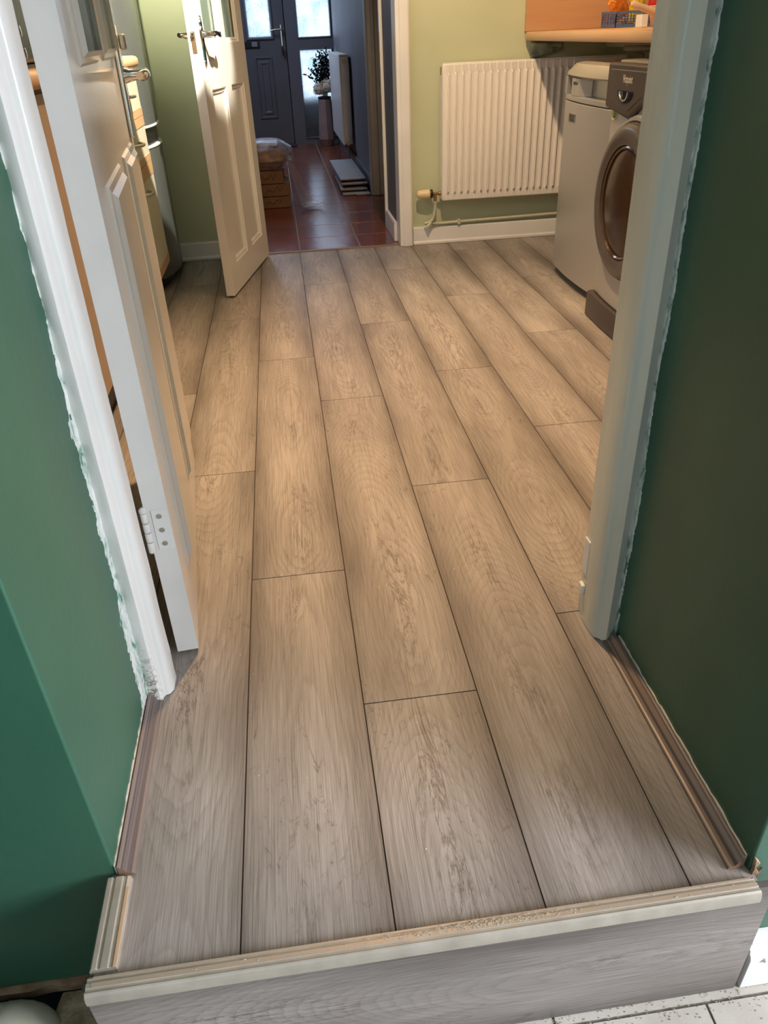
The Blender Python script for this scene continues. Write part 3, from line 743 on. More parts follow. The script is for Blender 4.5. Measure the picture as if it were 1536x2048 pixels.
# =================================================================== RADIATORS
def ribbed_radiator(x0, x1, yf, z0, z1):
    r = tag(empty('radiator', ((x0+x1)/2, 4.118, z0)), 'white ribbed panel radiator on the sage wall by the dishwasher', 'radiator')
    ox, oy, oz = r.location
    mb = MB()
    pitch = .0343; xs = []; x = x0 + .022
    cols = [(x0, 0), (x0 + .003, .002), (x0 + .018, .002)]
    while x < x1 - .03:
        cols += [(x, .002), (x + .0035, .0135), (x + .0085, .0135), (x + .0135, .0), (x + .0225, -.0025), (x + .032, .0)]
        x += pitch
    cols += [(x, .002), (x1 - .003, .002), (x1, 0)]
    zr = [z0, z0 + .004, z0 + .030, z0 + .034, z0 + .044, z1 - .044, z1 - .034, z1 - .030, z1 - .004, z1]
    amp = [(-.004, 0), (0, 0), (0, 0), (0, 0), (0, 1), (0, 1), (0, 0), (0, 0), (0, 0), (-.004, 0)]
    V = []
    for z, (off, k) in zip(zr, amp):
        V.append([mb.bm.verts.new((cx - ox, yf - (off + .002 + (h - .002) * k if not h == 0 else off) - oy, z - oz)) for cx, h in cols])
    for a, b in zip(V, V[1:]):
        for i in range(len(cols) - 1): mb.bm.faces.new((a[i], a[i+1], b[i+1], b[i]))
    mb.build('front_panel', M_RAD, r, smooth=True)
    MB().box(x0 - ox, x1 - ox, yf + .001 - oy, yf + .012 - oy, z0 - oz, z1 - oz).build('back_panel', M_RAD, r, bevel=.002)
    MB().box(x0 - .003 - ox, x0 - .0005 - ox, yf - oy, yf + .052 - oy, z0 + .006 - oz, z1 - .004 - oz).build('side_cover', M_RAD, r, bevel=.001)
    mb = MB(); mb.box(x0 - ox, x1 - ox, yf + .003 - oy, yf + .052 - oy, z1 - .001 - oz, z1 + .004 - oz)
    mb.build('top_grille', M_RAD, r, bevel=.0015)
    MB().box(x0 + .02 - ox, x1 - .02 - ox, yf + .015 - oy, 4.1175 - oy, z0 + .05 - oz, z1 - .03 - oz).build('convector', M_RAD, r)
    # air vent plug
    MB().box(x0 - .006 - ox, x0 - .003 - ox, yf + .018 - oy, yf + .030 - oy, z1 - .045 - oz, z1 - .012 - oz).build('vent_plug', M_BRASS, r)
    # thermostatic valve
    zc = z0 + .033; yc = yf + .028
    v = MB(); v.tube([(x0 - .003 - ox, yc - oy, zc - oz), (x0 - .016 - ox, yc - oy, zc - oz), (x0 - .018 - ox, yc - oy, zc - oz), (x0 - .042 - ox, yc - oy, zc - oz), (x0 - .046 - ox, yc - oy, zc - oz)], [.010, .010, .0065, .008, .012], 14)
    v.tube([(x0 - .033 - ox, yc - oy, zc - .004 - oz), (x0 - .033 - ox, yc - oy, zc - .034 - oz)], [.009, .008], 12)
    vb = v.build('valve_body', M_BRASS, r, smooth=True)
    h = MB(); h.tube([(x0 - .046 - ox, yc - oy, zc - oz), (x0 - .060 - ox, yc - oy, zc - oz)], .021, 20); h.build('collar', M_BLACK, vb, bevel=.002)
    h = MB(); h.tube([(x0 - a - ox, yc - oy, zc - oz) for a in (.060, .062, .070, .072, .105, .118, .124, .128)], [.020, .023, .024, .0235, .0205, .0185, .016, .010], 24); h.build('thermostatic_head', M_YVALVE, vb, smooth=True)
    return r
ribbed_radiator(.797, 1.70, 4.048, .222, .826)
mb = MB()
xv = .797 - .033
mb.tube([(xv, 4.076, .2205), (xv + .002, 4.078, .20), (xv - .002, 4.085, .15), (xv - .012, 4.086, .125), (xv - .03, 4.086, .114), (xv - .055, 4.084, .110)], .0078, 12)
mb.tube([(xv - .020, 4.086, .114), (xv - .040, 4.078, .092)], .009, 12)
mb.tube([(xv + .02, 4.104, .101), (xv + .10, 4.104, .103), (1.79, 4.104, .118)], .0078, 12)
mb.tube([(xv - .03, 4.086, .112), (xv + .0, 4.098, .104), (xv + .03, 4.104, .101)], .0078, 12)
pp = tag(mb.build('heating_pipe', M_PIPEP, smooth=True), 'painted copper heating pipe along the skirting under the white radiator', 'pipe')
MB().box(xv + .125, xv + .140, 4.092, 4.117, .091, .118).build('pipe_clip', M_PIPEP, pp, bevel=.003)

# hall radiator, seen end-on
r = tag(empty('radiator', (.575, 7.5, .17)), 'flat white radiator in the dark hall beside the tall vase', 'radiator')
def rl(mb, x0, x1, y0, y1, z0, z1): mb.box(x0 - .575, x1 - .575, y0 - 7.5, y1 - 7.5, z0 - .17, z1 - .17)
MW = new_mat('hall_radiator_enamel', (.60, .57, .55), .35)
mb = MB(); rl(mb, .530, .542, 6.95, 8.15, .175, .82); mb.build('front_panel', MW, r, bevel=.003)
mb = MB(); rl(mb, .543, .605, 6.95, 6.956, .18, .81); mb.build('side_cover', MW, r, bevel=.002)
mb = MB(); rl(mb, .543, .605, 8.144, 8.15, .18, .81); mb.build('side_cover', MW, r, bevel=.002)
mb = MB(); rl(mb, .531, .605, 6.95, 8.15, .815, .825); mb.build('top_grille', MW, r, bevel=.002)
mb = MB(); rl(mb, .545, .6235, 7.1, 8.0, .25, .75); mb.build('convector', MW, r)
mb = MB(); mb.lathe([(.018, -.004), (.018, 0), (.010, .001)], (.572 - .575, 6.95 - 7.5, .775 - .17), 'y', 18); mb.build('end_plug', M_BRASS, r)
mb = MB(); mb.tube([(-.01, -.552, .03), (-.01, -.60, .03)], .012, 12); mb.tube([(-.01, -.585, .03), (-.01, -.585, -.165)], .0075, 12); mb.tube([(-.01, -.60, .03), (-.01, -.64, .03)], .018, 14)
mb.build('valve', M_BRASS, r, smooth=True)

# =================================================================== RIGHT-HAND APPLIANCES
# dishwasher (far)
dw = tag(empty('dishwasher', (1.5, 3.14, 0)), 'silver dishwasher between the radiator and the washing machine', 'dishwasher')
def lc(o, mb, *b, **k): mb.box(b[0]-o.location.x, b[1]-o.location.x, b[2]-o.location.y, b[3]-o.location.y, b[4]-o.location.z, b[5]-o.location.z, **k)
def bulge_prof(o, y0, y1, xe, depth, xb, n=16, pw=2.2):
    p = []
    for i in range(n + 1):
        t = i / n; y = y0 + (y1 - y0) * t
        p.append((xe - depth * (1 - abs(2*t - 1) ** pw) - o.location.x, y - o.location.y))
    return p + [(xb - o.location.x, y1 - o.location.y), (xb - o.location.x, y0 - o.location.y)]
mb = MB(); lc(dw, mb, 1.235, 1.80, 2.845, 3.437, .012, .80); mb.build('body', M_SILVER, dw, bevel=.003)
mb = MB(); mb.prism(bulge_prof(dw, 2.842, 3.440, 1.197, .022, 1.232), 'z', .035, .700); mb.build('door_panel', M_SILVER, dw, bevel=.004)
mb = MB(); mb.prism(bulge_prof(dw, 2.842, 3.440, 1.197, .022, 1.232), 'z', .703, .722); fas = mb.build('fascia', M_SILVER, dw, bevel=.002)
mb = MB(); lc(dw, mb, 1.215, 1.234, 2.842, 3.440, .722, .785); mb.build('handle_recess', new_mat('recess_metal', (.35, .36, .37), .22, .9), dw)
mb = MB()
lc(dw, mb, 1.190, 1.2145, 2.842, 2.872, .722, .785); mb.build('recess_end', M_SILVER, dw, bevel=.002); mb = MB(); lc(dw, mb, 1.192, 1.2145, 3.418, 3.440, .722, .785); mb.build('recess_end', M_SILVER, dw, bevel=.002)
mb = MB(); mb.prism([(p[0] - 1.5, p[1] - 3.14) for p in ((1.178, 3.235), (1.178, 3.325), (1.2145, 3.33), (1.2145, 3.19))], 'z', .722, .784); tb = mb.build('display_tab', M_SILVER, dw, bevel=.002)
for k in range(3):
    mb = MB(); mb.lathe([(.006, 0), (.006, .0012), (.004, .0015)], (1.1775 - 1.5 - .001, 3.298 - k*.017 - 3.14, .766), 'x', 12); mb.build('button', M_BLACK, tb)
# top lid: rounded front slab
mb = MB(); rings = []
for i in range(17):
    t = i / 16; y = 2.842 + .598 * t - 3.14; bx = 1.197 - .030 * (1 - abs(2*t - 1) ** 2.2)
    e = min(1, min(t, 1 - t) * 9); hz = .016 * e
    rings.append([(q[0] - 1.5, y, q[1]) for q in ((1.80, .786), (bx + .008, .786), (bx, .792), (bx + .004, .804 + hz*.4), (bx + .022, .816 + hz), (bx + .06, .822 + hz), (1.80, .824 + hz))])
mb.loft(rings); mb.build('lid', new_mat('lid_silver', (.52, .47, .40), .35, .4), dw, smooth=True)
mb = MB(); lc(dw, mb, 1.24, 1.26, 2.86, 3.42, .0, .034); mb.build('plinth', M_BLACK, dw)
Mx = Matrix(((0, 0, -1, 0), (-1, 0, 0, 0), (0, 1, 0, 0), (0, 0, 0, 1)))   # text on a face looking towards -x
def tx_at(x, y, z): return Matrix.Translation((x, y, z)) @ Mx
text_mesh('BEKO', 'badge', new_mat('badge_dark', (.09, .085, .08), .4), dw, .040, tx_at(1.1775 - 1.5, 3.285 - 3.14, .643), .0012, .8)
mb = MB()
for a, b, c, d in ((3.243, 3.327, .626, .629), (3.243, 3.327, .657, .660)): lc(dw, mb, 1.1765, 1.1835, a, b, c, d)
mb.build('badge_rim', new_mat('badge_rim', (.3, .29, .27), .4), dw)

# washing machine (near)
wm = tag(empty('washing_machine', (1.5, 2.52, 0)), 'silver washing machine with dark porthole door beside the dishwasher', 'washing machine')
mb = MB(); lc(wm, mb, 1.165, 1.76, 2.225, 2.815, .012, .84); mb.build('body', M_SILVER, wm, bevel=.004)
mb = MB(); mb.prism(bulge_prof(wm, 2.222, 2.818, 1.150, .022, 1.168), 'z', .095, .842); mb.build('front_panel', M_SILVER, wm, bevel=.004)
mb = MB(); lc(wm, mb, 1.16, 1.755, 2.225, 2.815, .8425, .858); mb.build('lid', new_mat('wm_lid', (.30, .26, .22), .4, .2), wm, bevel=.005)
# control fascia, five-sided
def yzp(pts, ox=1.5, oy=2.52): return [(y - oy, z) for y, z in pts]
mb = MB()
P1 = [(2.795, .852), (2.235, .852), (2.235, .745), (2.500, .745), (2.597, .698), (2.797, .722)]
P2 = [(2.787, .848), (2.243, .848), (2.243, .753), (2.503, .753), (2.599, .707), (2.787, .729)]
mb.loft([[(1.152 - 1.5, a, b) for a, b in yzp(P1)], [(1.118 - 1.5, a, b) for a, b in yzp(P1)], [(1.112 - 1.5, a, b) for a, b in yzp(P2)]])
cf = mb.build('control_fascia', M_DGREY, wm, bevel=.003)
mb = MB(); P3 = [(2.765, .836), (2.25, .836), (2.25, .765), (2.510, .765), (2.600, .722), (2.765, .740)]
P4 = [(a + (.003 if a < 2.5 else -.003), b + (-.003 if b > .8 else .003)) for a, b in P3]
mb.loft([[(1.1118 - 1.5, a, b) for a, b in yzp(P3)], [(1.1100 - 1.5, a, b) for a, b in yzp(P4)]]); mb.build('fascia_plate', new_mat('fascia_plate', (.058, .046, .040), .3), cf)
text_mesh('Hotpoint', 'brand_lettering', new_mat('pale_print', (.6, .55, .48), .4), cf, .032, tx_at(1.1092 - 1.5, 2.617 - 2.52, .810), .0004, .62)
# programme dial window
mb = MB(); n = 20
arc = [(2.625 + .060*math.cos(math.pi + math.pi*i/n), .778 + .034*math.sin(math.pi + math.pi*i/n)) for i in range(n + 1)]
mb.loft([[(1.1095 - 1.5, a - 2.52, b) for a, b in arc], [(1.1075 - 1.5, a - 2.52, b) for a, b in arc]]); dwn = mb.build('display_window', new_mat('display_black', (.012, .014, .018), .08), cf)
mb = MB(); mb.tube([(1.106 - 1.5, 2.630 + .030*math.cos(math.pi + math.pi*i/n) - 2.52, .776 + .026*math.sin(math.pi + math.pi*i/n)) for i in range(n + 1)], [.0022 + .0035*(i/n)**2 for i in range(n+1)], 10)
mb.build('chrome_arc', M_CHROME, dwn, smooth=True)
# porthole
cy, cz = 2.525 - 2.52, .455
def lathx(prof, name, mat, parent, seg=72):
    mb = MB(); mb.lathe(prof, (0, cy, cz), 'x', seg); return mb.build(name, mat, parent, smooth=True)
X = lambda v: v - 1.5
lathx([(.262, X(1.130)), (.262, X(1.124)), (.256, X(1.118)), (.247, X(1.118)), (.243, X(1.124)), (.243, X(1.130))], 'surround', M_SILVER, wm)
pd = lathx([(.240, X(1.130)), (.242, X(1.112)), (.236, X(1.100)), (.222, X(1.092)), (.196, X(1.090)), (.190, X(1.094)), (.178, X(1.094)), (.176, X(1.120)), (.176, X(1.130))], 'porthole_door', M_DGREY2, wm)
lathx([(.175, X(1.122)), (.175, X(1.098)), (.171, X(1.096)), (.166, X(1.100)), (.166, X(1.122))], 'inner_ring', new_mat('bronze_ring', (.12, .075, .05), .15, .6), pd)
lathx([(.165, X(1.104)), (.150, X(1.098)), (.120, X(1.092)), (.07, X(1.088)), (.001, X(1.087)), (.001, X(1.12)), (.165, X(1.12))], 'glass', M_DGLASS, pd)
mb = MB(); mb.prism([(a - 1.5, b - 2.52) for a, b in ((1.150, 2.806), (1.128, 2.804), (1.118, 2.79), (1.112, 2.62), (1.112, 2.30), (1.150, 2.24))], 'z', .004, .093); mb.build('kick_panel', M_DGREY, wm, bevel=.003)
mb = MB(); lc(wm, mb, 1.1355, 1.1372, 2.752, 2.779, .683, .712); st = mb.build('sticker', new_mat('lime_sticker', (.62, .66, .16), .5), wm)
mb = MB(); lc(wm, mb, 1.1348, 1.1354, 2.752, 2.764, .690, .711); mb.build('sticker_dark_half', new_mat('sticker_green', (.03, .07, .02), .5), st)
text_mesh('1', 'sticker_print', M_BLACK, st, .016, tx_at(1.1348 - 1.5, 2.7715 - 2.52, .702), .0003, .8)
text_mesh('0', 'sticker_print', new_mat('sticker_pale', (.7, .72, .4), .5), st, .018, tx_at(1.1342 - 1.5, 2.758 - 2.52, .702), .0003, .6)
mb = MB(); lc(wm, mb, 1.1346, 1.1354, 2.752, 2.779, .684, .690); mb.build('sticker_footer', new_mat('sticker_footer', (.72, .70, .40), .5), st)

# worktop on the right
mb = MB(); n = 8
wp = [(1.825, .903), (1.215, .903), (1.207, .906), (1.203, .912), (1.203, .930), (1.206, .937), (1.214, .940), (1.825, .940)]
mb.prism(wp, 'y', 1.125, 4.095)
tag(mb.build('worktop', M_BEECH, smooth=True), 'beech-effect worktop above the washing machine and dishwasher', 'worktop')
tag(MB().box(1.203, 1.826, 4.097, 4.118, .9405, 1.55).build('splashback_panel', M_BEECHX, bevel=.001), 'beech-effect splashback panel at the end of the right worktop', 'splashback')
# batten and pipes under the worktop
tag(MB().box(1.60, 1.826, 3.5, 4.09, .865, .902).build('support_batten', new_mat('painted_batten', (.32, .34, .24), .6), bevel=.003), 'painted batten under the far end of the right worktop', 'batten')
mb = MB()
mb.tube([(1.80, 3.9, .30), (1.78, 3.88, .6), (1.66, 3.8, .84), (1.5, 3.6, .868), (1.45, 3.3, .872), (1.5, 3.0, .874)], .011, 12)
tag(mb.build('drain_hose', new_mat('grey_hose', (.20, .17, .14), .5), smooth=True), 'grey hose running under the right worktop', 'hose')

mb = MB(); rn = random.Random(8); R = []
for i in range(9):
    row = []
    for j in range(9):
        x = 1.235 + i*.020; z = .828 + .0055*i + (.072 - .0055*i)*j/8
        row.append((x, 4.113 - .004 - .022*abs(noise.noise(Vector((i*1.3, j*.5, 2)))) , z - .0015*i))
    R.append(row)
mb.loft(R, closed=False)
cl = mb.build('crumpled_foil_lagging', mottled('green_lagging', (.20, .23, .17), (.36, .39, .30), 30, .6, .8, .004, 60), smooth=True)
cl.modifiers.new('s', 'SOLIDIFY').thickness = .004
tag(cl, 'crumpled grey-green lagging on the wall under the worktop corner', 'lagging')

# basket with packets and the beige jug
bk = tag(empty('storage_basket', (1.665, 3.93, .9405)), 'small blue lattice plastic basket on the right worktop', 'basket')
def lattice(mb, p0, p1, h, rows=4, cols=12, t=.003):
    p0 = Vector(p0); p1 = Vector(p1); u = (p1 - p0); Ln = u.length; u.normalize(); nrm = Vector((-u.y, u.x, 0))
    def bar(a, b, z0, z1, w_=t):
        q = [p0 + u*a, p0 + u*b]
        c = [(q[0].x, q[0].y), (q[1].x, q[1].y), (q[1].x + nrm.x*w_, q[1].y + nrm.y*w_), (q[0].x + nrm.x*w_, q[0].y + nrm.y*w_)]
        mb.prism(c, 'z', z0, z1)
    bar(0, Ln, 0, .012); bar(-.003, Ln + .003, h - .010, h, t*1.8)
    for i in range(cols + 1):
        a = (Ln - .004) * i / cols; wdt = .010 if i in (0, cols) else .004
        a = min(a, Ln - wdt); bar(a, a + wdt, .012, h - .010)
    for j in range(1, rows): 
        z = .012 + (h - .022) * j / rows; bar(0, Ln, z - .0015, z + .0015)
mb = MB(); h = .062; a, b = .125, .085
lattice(mb, (-a, -b, 0), (a, -b, 0), h, 4, 18); lattice(mb, (-a, b, 0), (-a, -b, 0), h, 4, 10); lattice(mb, (a, -b, 0), (a, b, 0), h, 4, 10); lattice(mb, (a, b, 0), (-a, b, 0), h, 4, 18)
mb.build('lattice_walls', M_BLUEPL, bk)
MB().box(-a + .002, a - .002, -b + .002, b - .002, 0, .003).build('base', M_BLUEPL, bk)
def packet(name, loc, w_, h_, mats, rx, rz, ry, label, cat, seed):
    o = tag(empty(name, loc, rz), label, cat, 'snack packets in the blue basket'); o.rotation_euler = (rx, ry, rz)
    mb = MB(); nx, nz = 14, 16
    for side in (1, -1):
        V = []
        for j in range(nz + 1):
            v = j / nz; row = []
            for i in range(nx + 1):
                u = i / nx; puff = .020 * (math.sin(math.pi*u) ** .6) * (math.sin(math.pi*v) ** .7)
                cr = .004 * noise.noise(Vector((u*6 + seed, v*7, side)))
                row.append(mb.bm.verts.new(((u - .5)*w_, side*(puff + cr*math.sin(math.pi*u)*math.sin(math.pi*v)), v*h_)))
            V.append(row)
        for r0, r1 in zip(V, V[1:]):
            for i in range(nx): mb.bm.faces.new((r0[i], r0[i+1], r1[i+1], r1[i]))
    mb.build('pouch', mats, o, smooth=True)
    mb = MB(); mb.box(-w_/2, w_/2, -.0012, .0012, h_, h_ + .012); mb.build('seal', mats, o)
    return o
def pack_mat(name, c1, c2, c3, sc):
    M = new_mat(name, c1, .18, 0, .8)
    f = noise_tex(M, coords(M), sc, 3, .6, 1.2)
    L(M, ramp(M, f, [(.36, c1), (.5, c2), (.56, c2), (.6, c3)]), bsdf(M).inputs['Base Color'])
    bump(M, noise_tex(M, coords(M), 30, 3), .5, .006); return M
packet('snack_packet', (1.600, 3.93, .976), .088, .17, pack_mat('orange_foil', (.80, .26, .02), (.66, .13, .01), (.85, .50, .10), 22), .06, .1, -.45, 'shiny orange snack packet leaning out of the blue basket', 'packet', 1)
packet('snack_packet', (1.668, 3.93, .958), .070, .17, pack_mat('yellow_foil', (.82, .62, .02), (.74, .50, .01), (.28, .14, .02), 26), .1, -.05, -.05, 'yellow snack packet standing upright in the blue basket', 'packet', 4)
packet('snack_packet', (1.744, 3.93, .958), .066, .17, pack_mat('red_foil', (.55, .02, .02), (.60, .04, .03), (.75, .65, .58), 20), .12, -.15, .1, 'red and white snack packet at the right of the blue basket', 'packet', 7)
# beige saucepan-like jug with a handle pointing left
jg = tag(empty('handled_tub', (1.575, 3.42, .9405)), 'beige plastic tub with a thick handle on the right worktop', 'tub')
mb = MB(); mb.lathe([(.052, 0), (.066, .066), (.069, .070), (.066, .072), (.060, .066), (.048, .004), (.001, .003)], (0, 0, 0), 'z', 40)
mb.build('tub_body', M_BEIGEPL, jg, smooth=True)
mb = MB(); mb.tube([(-.045, -.02, .046), (-.085, -.025, .058), (-.125, -.03, .070), (-.155, -.034, .080), (-.162, -.035, .082)], [.013, .013, .012, .0125, .007], 16)
mb.build('handle', M_BEIGEPL, jg, smooth=True)
tag(MB().box(1.512, 1.54, 3.50, 3.56, .9405, .985).build('note_card', M_WHITEP, bevel=.002), 'small white box standing beside the beige tub', 'box')

# =================================================================== LEFT-HAND CABINETS
cb = tag(empty('drawer_cabinet', (-.86, 3.29, 0)), 'cream drawer cabinet with beech trim and bow handles next to the fridge', 'cabinet')
def cabfront(parent, name, y0, y1, z0, z1, strips, hz, oy, with_handle=True):
    mb = MB(); f = mb.box(-.566 + .86, -.548 + .86, y0 - oy, y1 - oy, z0, z1) and mb.build(name, M_CREAM, parent, bevel=.0015)
    for a, b in strips: MB().box(-.5482 + .86, -.5462 + .86, y0 + .001 - oy, y1 - .001 - oy, a, b).build('beech_trim', M_BEECH, f)
    if with_handle:
        mb = MB(); yc = (y0 + y1)/2 - oy; n = 14; pts = []
        for i in range(n + 1):
            t = i / n; pts.append((-.548 + .86 + .030*math.sin(math.pi*t) ** .55, yc - .055 + .110*t, hz))
        mb.tube(pts, [.0065 - .001*math.sin(math.pi*i/n) for i in range(n+1)], 12); mb.build('bow_handle', M_PEWTER, f, smooth=True)
    return f
mb = MB(); mb.box(-1.195 + .86, -.567 + .86, 2.992 - 3.29, 3.592 - 3.29, .13, .884); mb.build('carcass', M_CREAM, cb)
cabfront(cb, 'drawer', 2.994, 3.590, .718, .880, [(.718, .746), (.843, .880)], .800, 3.29)
cabfront(cb, 'drawer', 2.994, 3.590, .553, .716, [(.553, .578), (.682, .716)], .636, 3.29)
cabfront(cb, 'door', 2.994, 3.590, .132, .551, [(.132, .172), (.500, .551)], .462, 3.29)
MB().box(-.62 + .86, -.605 + .86, 2.992 - 3.29, 3.592 - 3.29, 0, .129).build('plinth', M_BLACK, cb)
c2 = tag(empty('base_cabinet', (-.86, 2.70, 0)), 'brown-sided base cabinet seen through the gap behind the near door', 'cabinet')
mb = MB(); mb.box(-1.195 + .86, -.552 + .86, 2.402 - 2.70, 2.990 - 2.70, .13, .884); mb.build('carcass', M_CABPANEL, c2)
MB().box(-.62 + .86, -.605 + .86, 2.402 - 2.70, 2.990 - 2.70, 0, .129).build('plinth', M_BLACK, c2)
c3 = tag(empty('base_cabinet', (-.86, 1.76, 0)), 'brown base cabinet directly behind the near door, closest to the wall', 'cabinet')
mb = MB(); mb.box(-1.195 + .86, -.567 + .86, 1.125 - 1.76, 2.400 - 1.76, .13, .884); mb.build('carcass', M_CABPANEL, c3)
MB().box(-.566 + .86, -.55 + .86, 1.128 - 1.76, 1.76 - 1.76, .135, .876).build('door', M_CABPANEL, c3, bevel=.002)
MB().box(-.566 + .86, -.55 + .86, 1.764 - 1.76, 2.398 - 1.76, .135, .876).build('door', M_CABPANEL, c3, bevel=.002)
MB().box(-.62 + .86, -.605 + .86, 1.125 - 1.76, 2.400 - 1.76, 0, .129).build('plinth', M_BLACK, c3)
mb = MB(); mb.prism([(-1.195, .886), (-.545, .886), (-.533, .889), (-.527, .897), (-.527, .914), (-.533, .922), (-.545, .926), (-1.195, .926)], 'y', 1.125, 3.596)
tag(mb.build('worktop', M_BEECH, smooth=True), 'beech-effect worktop with rounded edge left of the near door', 'worktop')
ts = tag(empty('toaster', (-.66, 2.2, .9262)), 'black toaster on the left worktop seen through the door gap', 'toaster')
mb = MB(); mb.box(-.09, .09, -.15, .15, .008, .19); mb.build('body', M_BLACK, ts, bevel=.02, segs=4)
for zz in (.032, .075):
    mb = MB(); mb.lathe([(.012, .09), (.011, .104), (.001, .105)], (0, -.09, zz), 'x', 18); mb.build('dial', M_CHROME, ts, smooth=True)
mb = MB(); mb.box(-.08, .08, -.14, .14, 0, .008); mb.build('foot', M_BLACK, ts)

# fridge freezer
ff = tag(empty('fridge_freezer', (-.88, 3.86, 0)), 'tall silver fridge freezer with curved doors beside the cream cabinet', 'fridge freezer')
def ffp(z0, z1, name, depth=.055, xe=-.590, mat=M_SILVER2):
    p = []
    for i in range(25):
        t = i / 24; y = 3.602 + .512 * t
        p.append((xe + depth * (1 - abs(2*t - 1) ** 2.4) + .88, y - 3.86))
    p += [(-.63 + .88, 4.114 - 3.86), (-.63 + .88, 3.602 - 3.86)]
    mb = MB(); mb.prism(p, 'z', z0, z1); return mb.build(name, mat, ff, bevel=.003)
mb = MB(); mb.box(-1.19 + .88, -.633 + .88, 3.604 - 3.86, 4.112 - 3.86, .02, 1.86); mb.build('body', M_SILVER2, ff, bevel=.003)
ffp(.045, .578, 'freezer_door'); ffp(.668, 1.85, 'fridge_door')
ffp(.590, .656, 'handle_recess', .044, -.592, M_BLACK)
ffp(.579, .589, 'recess_rim', .058, -.589, M_WHITEP); ffp(.657, .667, 'recess_rim', .058, -.589, M_WHITEP)
ffp(.012, .042, 'plinth', .030, -.598, M_BLACK)
mb = MB(); mb.tube([(-.612 + .88, 3.612 - 3.86, .001), (-.612 + .88, 3.612 - 3.86, .045)], .009, 12); mb.build('foot', M_CHROME, ff, smooth=True)

# =================================================================== HALL THINGS
def carton(x0, x1, y0, y1, z0, z1, label, rz, sq):
    cx, cy_ = (x0+x1)/2, (y0+y1)/2
    o = tag(empty('cardboard_box', (cx, cy_, z0), rz), label, 'box', 'cardboard boxes stacked in the hall')
    a, b, h = (x1-x0)/2, (y1-y0)/2, z1-z0
    MB().box(-a, a, -b, b, .001, h - .002).build('carton', M_CARD, o, bevel=.003)
    MB().box(-a*.1, a*.12, -b - .0006, b, h - .002, h - .0012).build('tape', new_mat('parcel_tape', (.30, .17, .08), .25), o)
    # marker scrawl
    mb = MB(); rn = random.Random(sq)
    pts = [(.26, .28), (.33, .62), (.36, .36), (.42, .66), (.47, .34), (.56, .42), (.74, .90), (.80, .30), (.92, .82)]
    pr_ = [(-.2*a + 1.15*a*(u - .2) , h*(.1 + .8*v)) for u, v in pts]
    pr_ = [(p[0] + rn.uniform(-.003, .003), p[1] + rn.uniform(-.003, .003)) for p in pr_]
    mb.tube([(p[0], -b - .0004, p[1]) for p in pr_], 0.0022, 6)
    mb.build('marker_scrawl', M_MARKER, o)
carton(-.245, .030, 5.375, 5.73, 0, .073, 'brown cardboard box at the bottom of the hall stack', 0, 1)
carton(-.240, .036, 5.370, 5.73, .0735, .150, 'brown cardboard box in the middle of the hall stack', .01, 2)
carton(-.265, .005, 5.375, 5.72, .1505, .226, 'brown cardboard box at the top of the hall stack, under the wrapped bundle', -.03, 3)
# wrapped bundle
wb = tag(empty('wrapped_bundle', (-.12, 5.56, .2265)), 'brown bundle wrapped in clear polythene on top of the boxes', 'wrapped bundle')
mb = MB(); rings = []; n = 28
for j in range(11):
    v = j / 10; ring = []
    for i in range(n):
        t = 2*math.pi*i/n; rr = (.35 + .65*math.sin(math.pi*min(1, .12 + v*.88)) ** .45)
        k = 1 + .10*noise.noise(Vector((math.cos(t)*1.5, math.sin(t)*1.5, v*3))) + .06*noise.noise(Vector((math.cos(t)*5, math.sin(t)*5, v*8)))
        ring.append((.165*rr*k*math.copysign(abs(math.cos(t)) ** .6, math.cos(t)), .16*rr*k*math.copysign(abs(math.sin(t)) ** .6, math.sin(t)), .004 + .125*v))
    rings.append(ring)
mb.loft(rings); mb.build('brown_paper', mottled('kraft_paper', (.10, .05, .022), (.24, .125, .06), 16, .6, .8, .01, 20), wb, smooth=True)
MB().box(-.16, .10, -.02, .14, .130, .150).build('white_card', new_mat('white_card', (.55, .56, .62), .5), wb, bevel=.002)
mb = MB(); rings = []
for j in range(14):
    v = j / 13; ring = []
    for i in range(40):
        t = 2*math.pi*i/40; rr = (.25 + .75*math.sin(math.pi*min(1, .20 + v*.78)) ** .4)
        k = 1.10 + .16*noise.noise(Vector((math.cos(t)*3, math.sin(t)*3, v*4 + 9))) + .08*noise.noise(Vector((math.cos(t)*9, math.sin(t)*9, v*12)))
        ring.append((.178*rr*k*math.copysign(abs(math.cos(t)) ** .7, math.cos(t)), .172*rr*k*math.copysign(abs(math.sin(t)) ** .7, math.sin(t)), .006 + .165*v))
    rings.append(ring)
mb.loft(rings); mb.build('polythene_wrap', M_FILM, wb, smooth=True)
# trailing sheet down to the floor with a crumpled end
mb = MB(); V = []; path = [(.14, -.10, .10), (.17, -.12, .04), (.20, -.14, -.03), (.22, -.17, -.10), (.245, -.20, -.16), (.26, -.24, -.205), (.28, -.27, -.218), (.32, -.28, -.212)]
for j, p in enumerate(path):
    row = []; wd = .085 - .02*math.sin(j*.9)
    for i in range(13):
        u = i/12 - .5
        row.append(mb.bm.verts.new((p[0] + u*wd*.8 + .008*noise.noise(Vector((i*.8, j, 1))), p[1] + u*wd*.5 + .016*noise.noise(Vector((i*.7, j*.6, 4))), max(-.2225, p[2] + .010*noise.noise(Vector((i*.9, j*.7, 8)))))))
    V.append(row)
for a, b in zip(V, V[1:]):
    for i in range(12): mb.bm.faces.new((a[i], a[i+1], b[i+1], b[i]))
mb.build('trailing_sheet', M_FILM, wb, smooth=True)
mb = MB(); rings = []
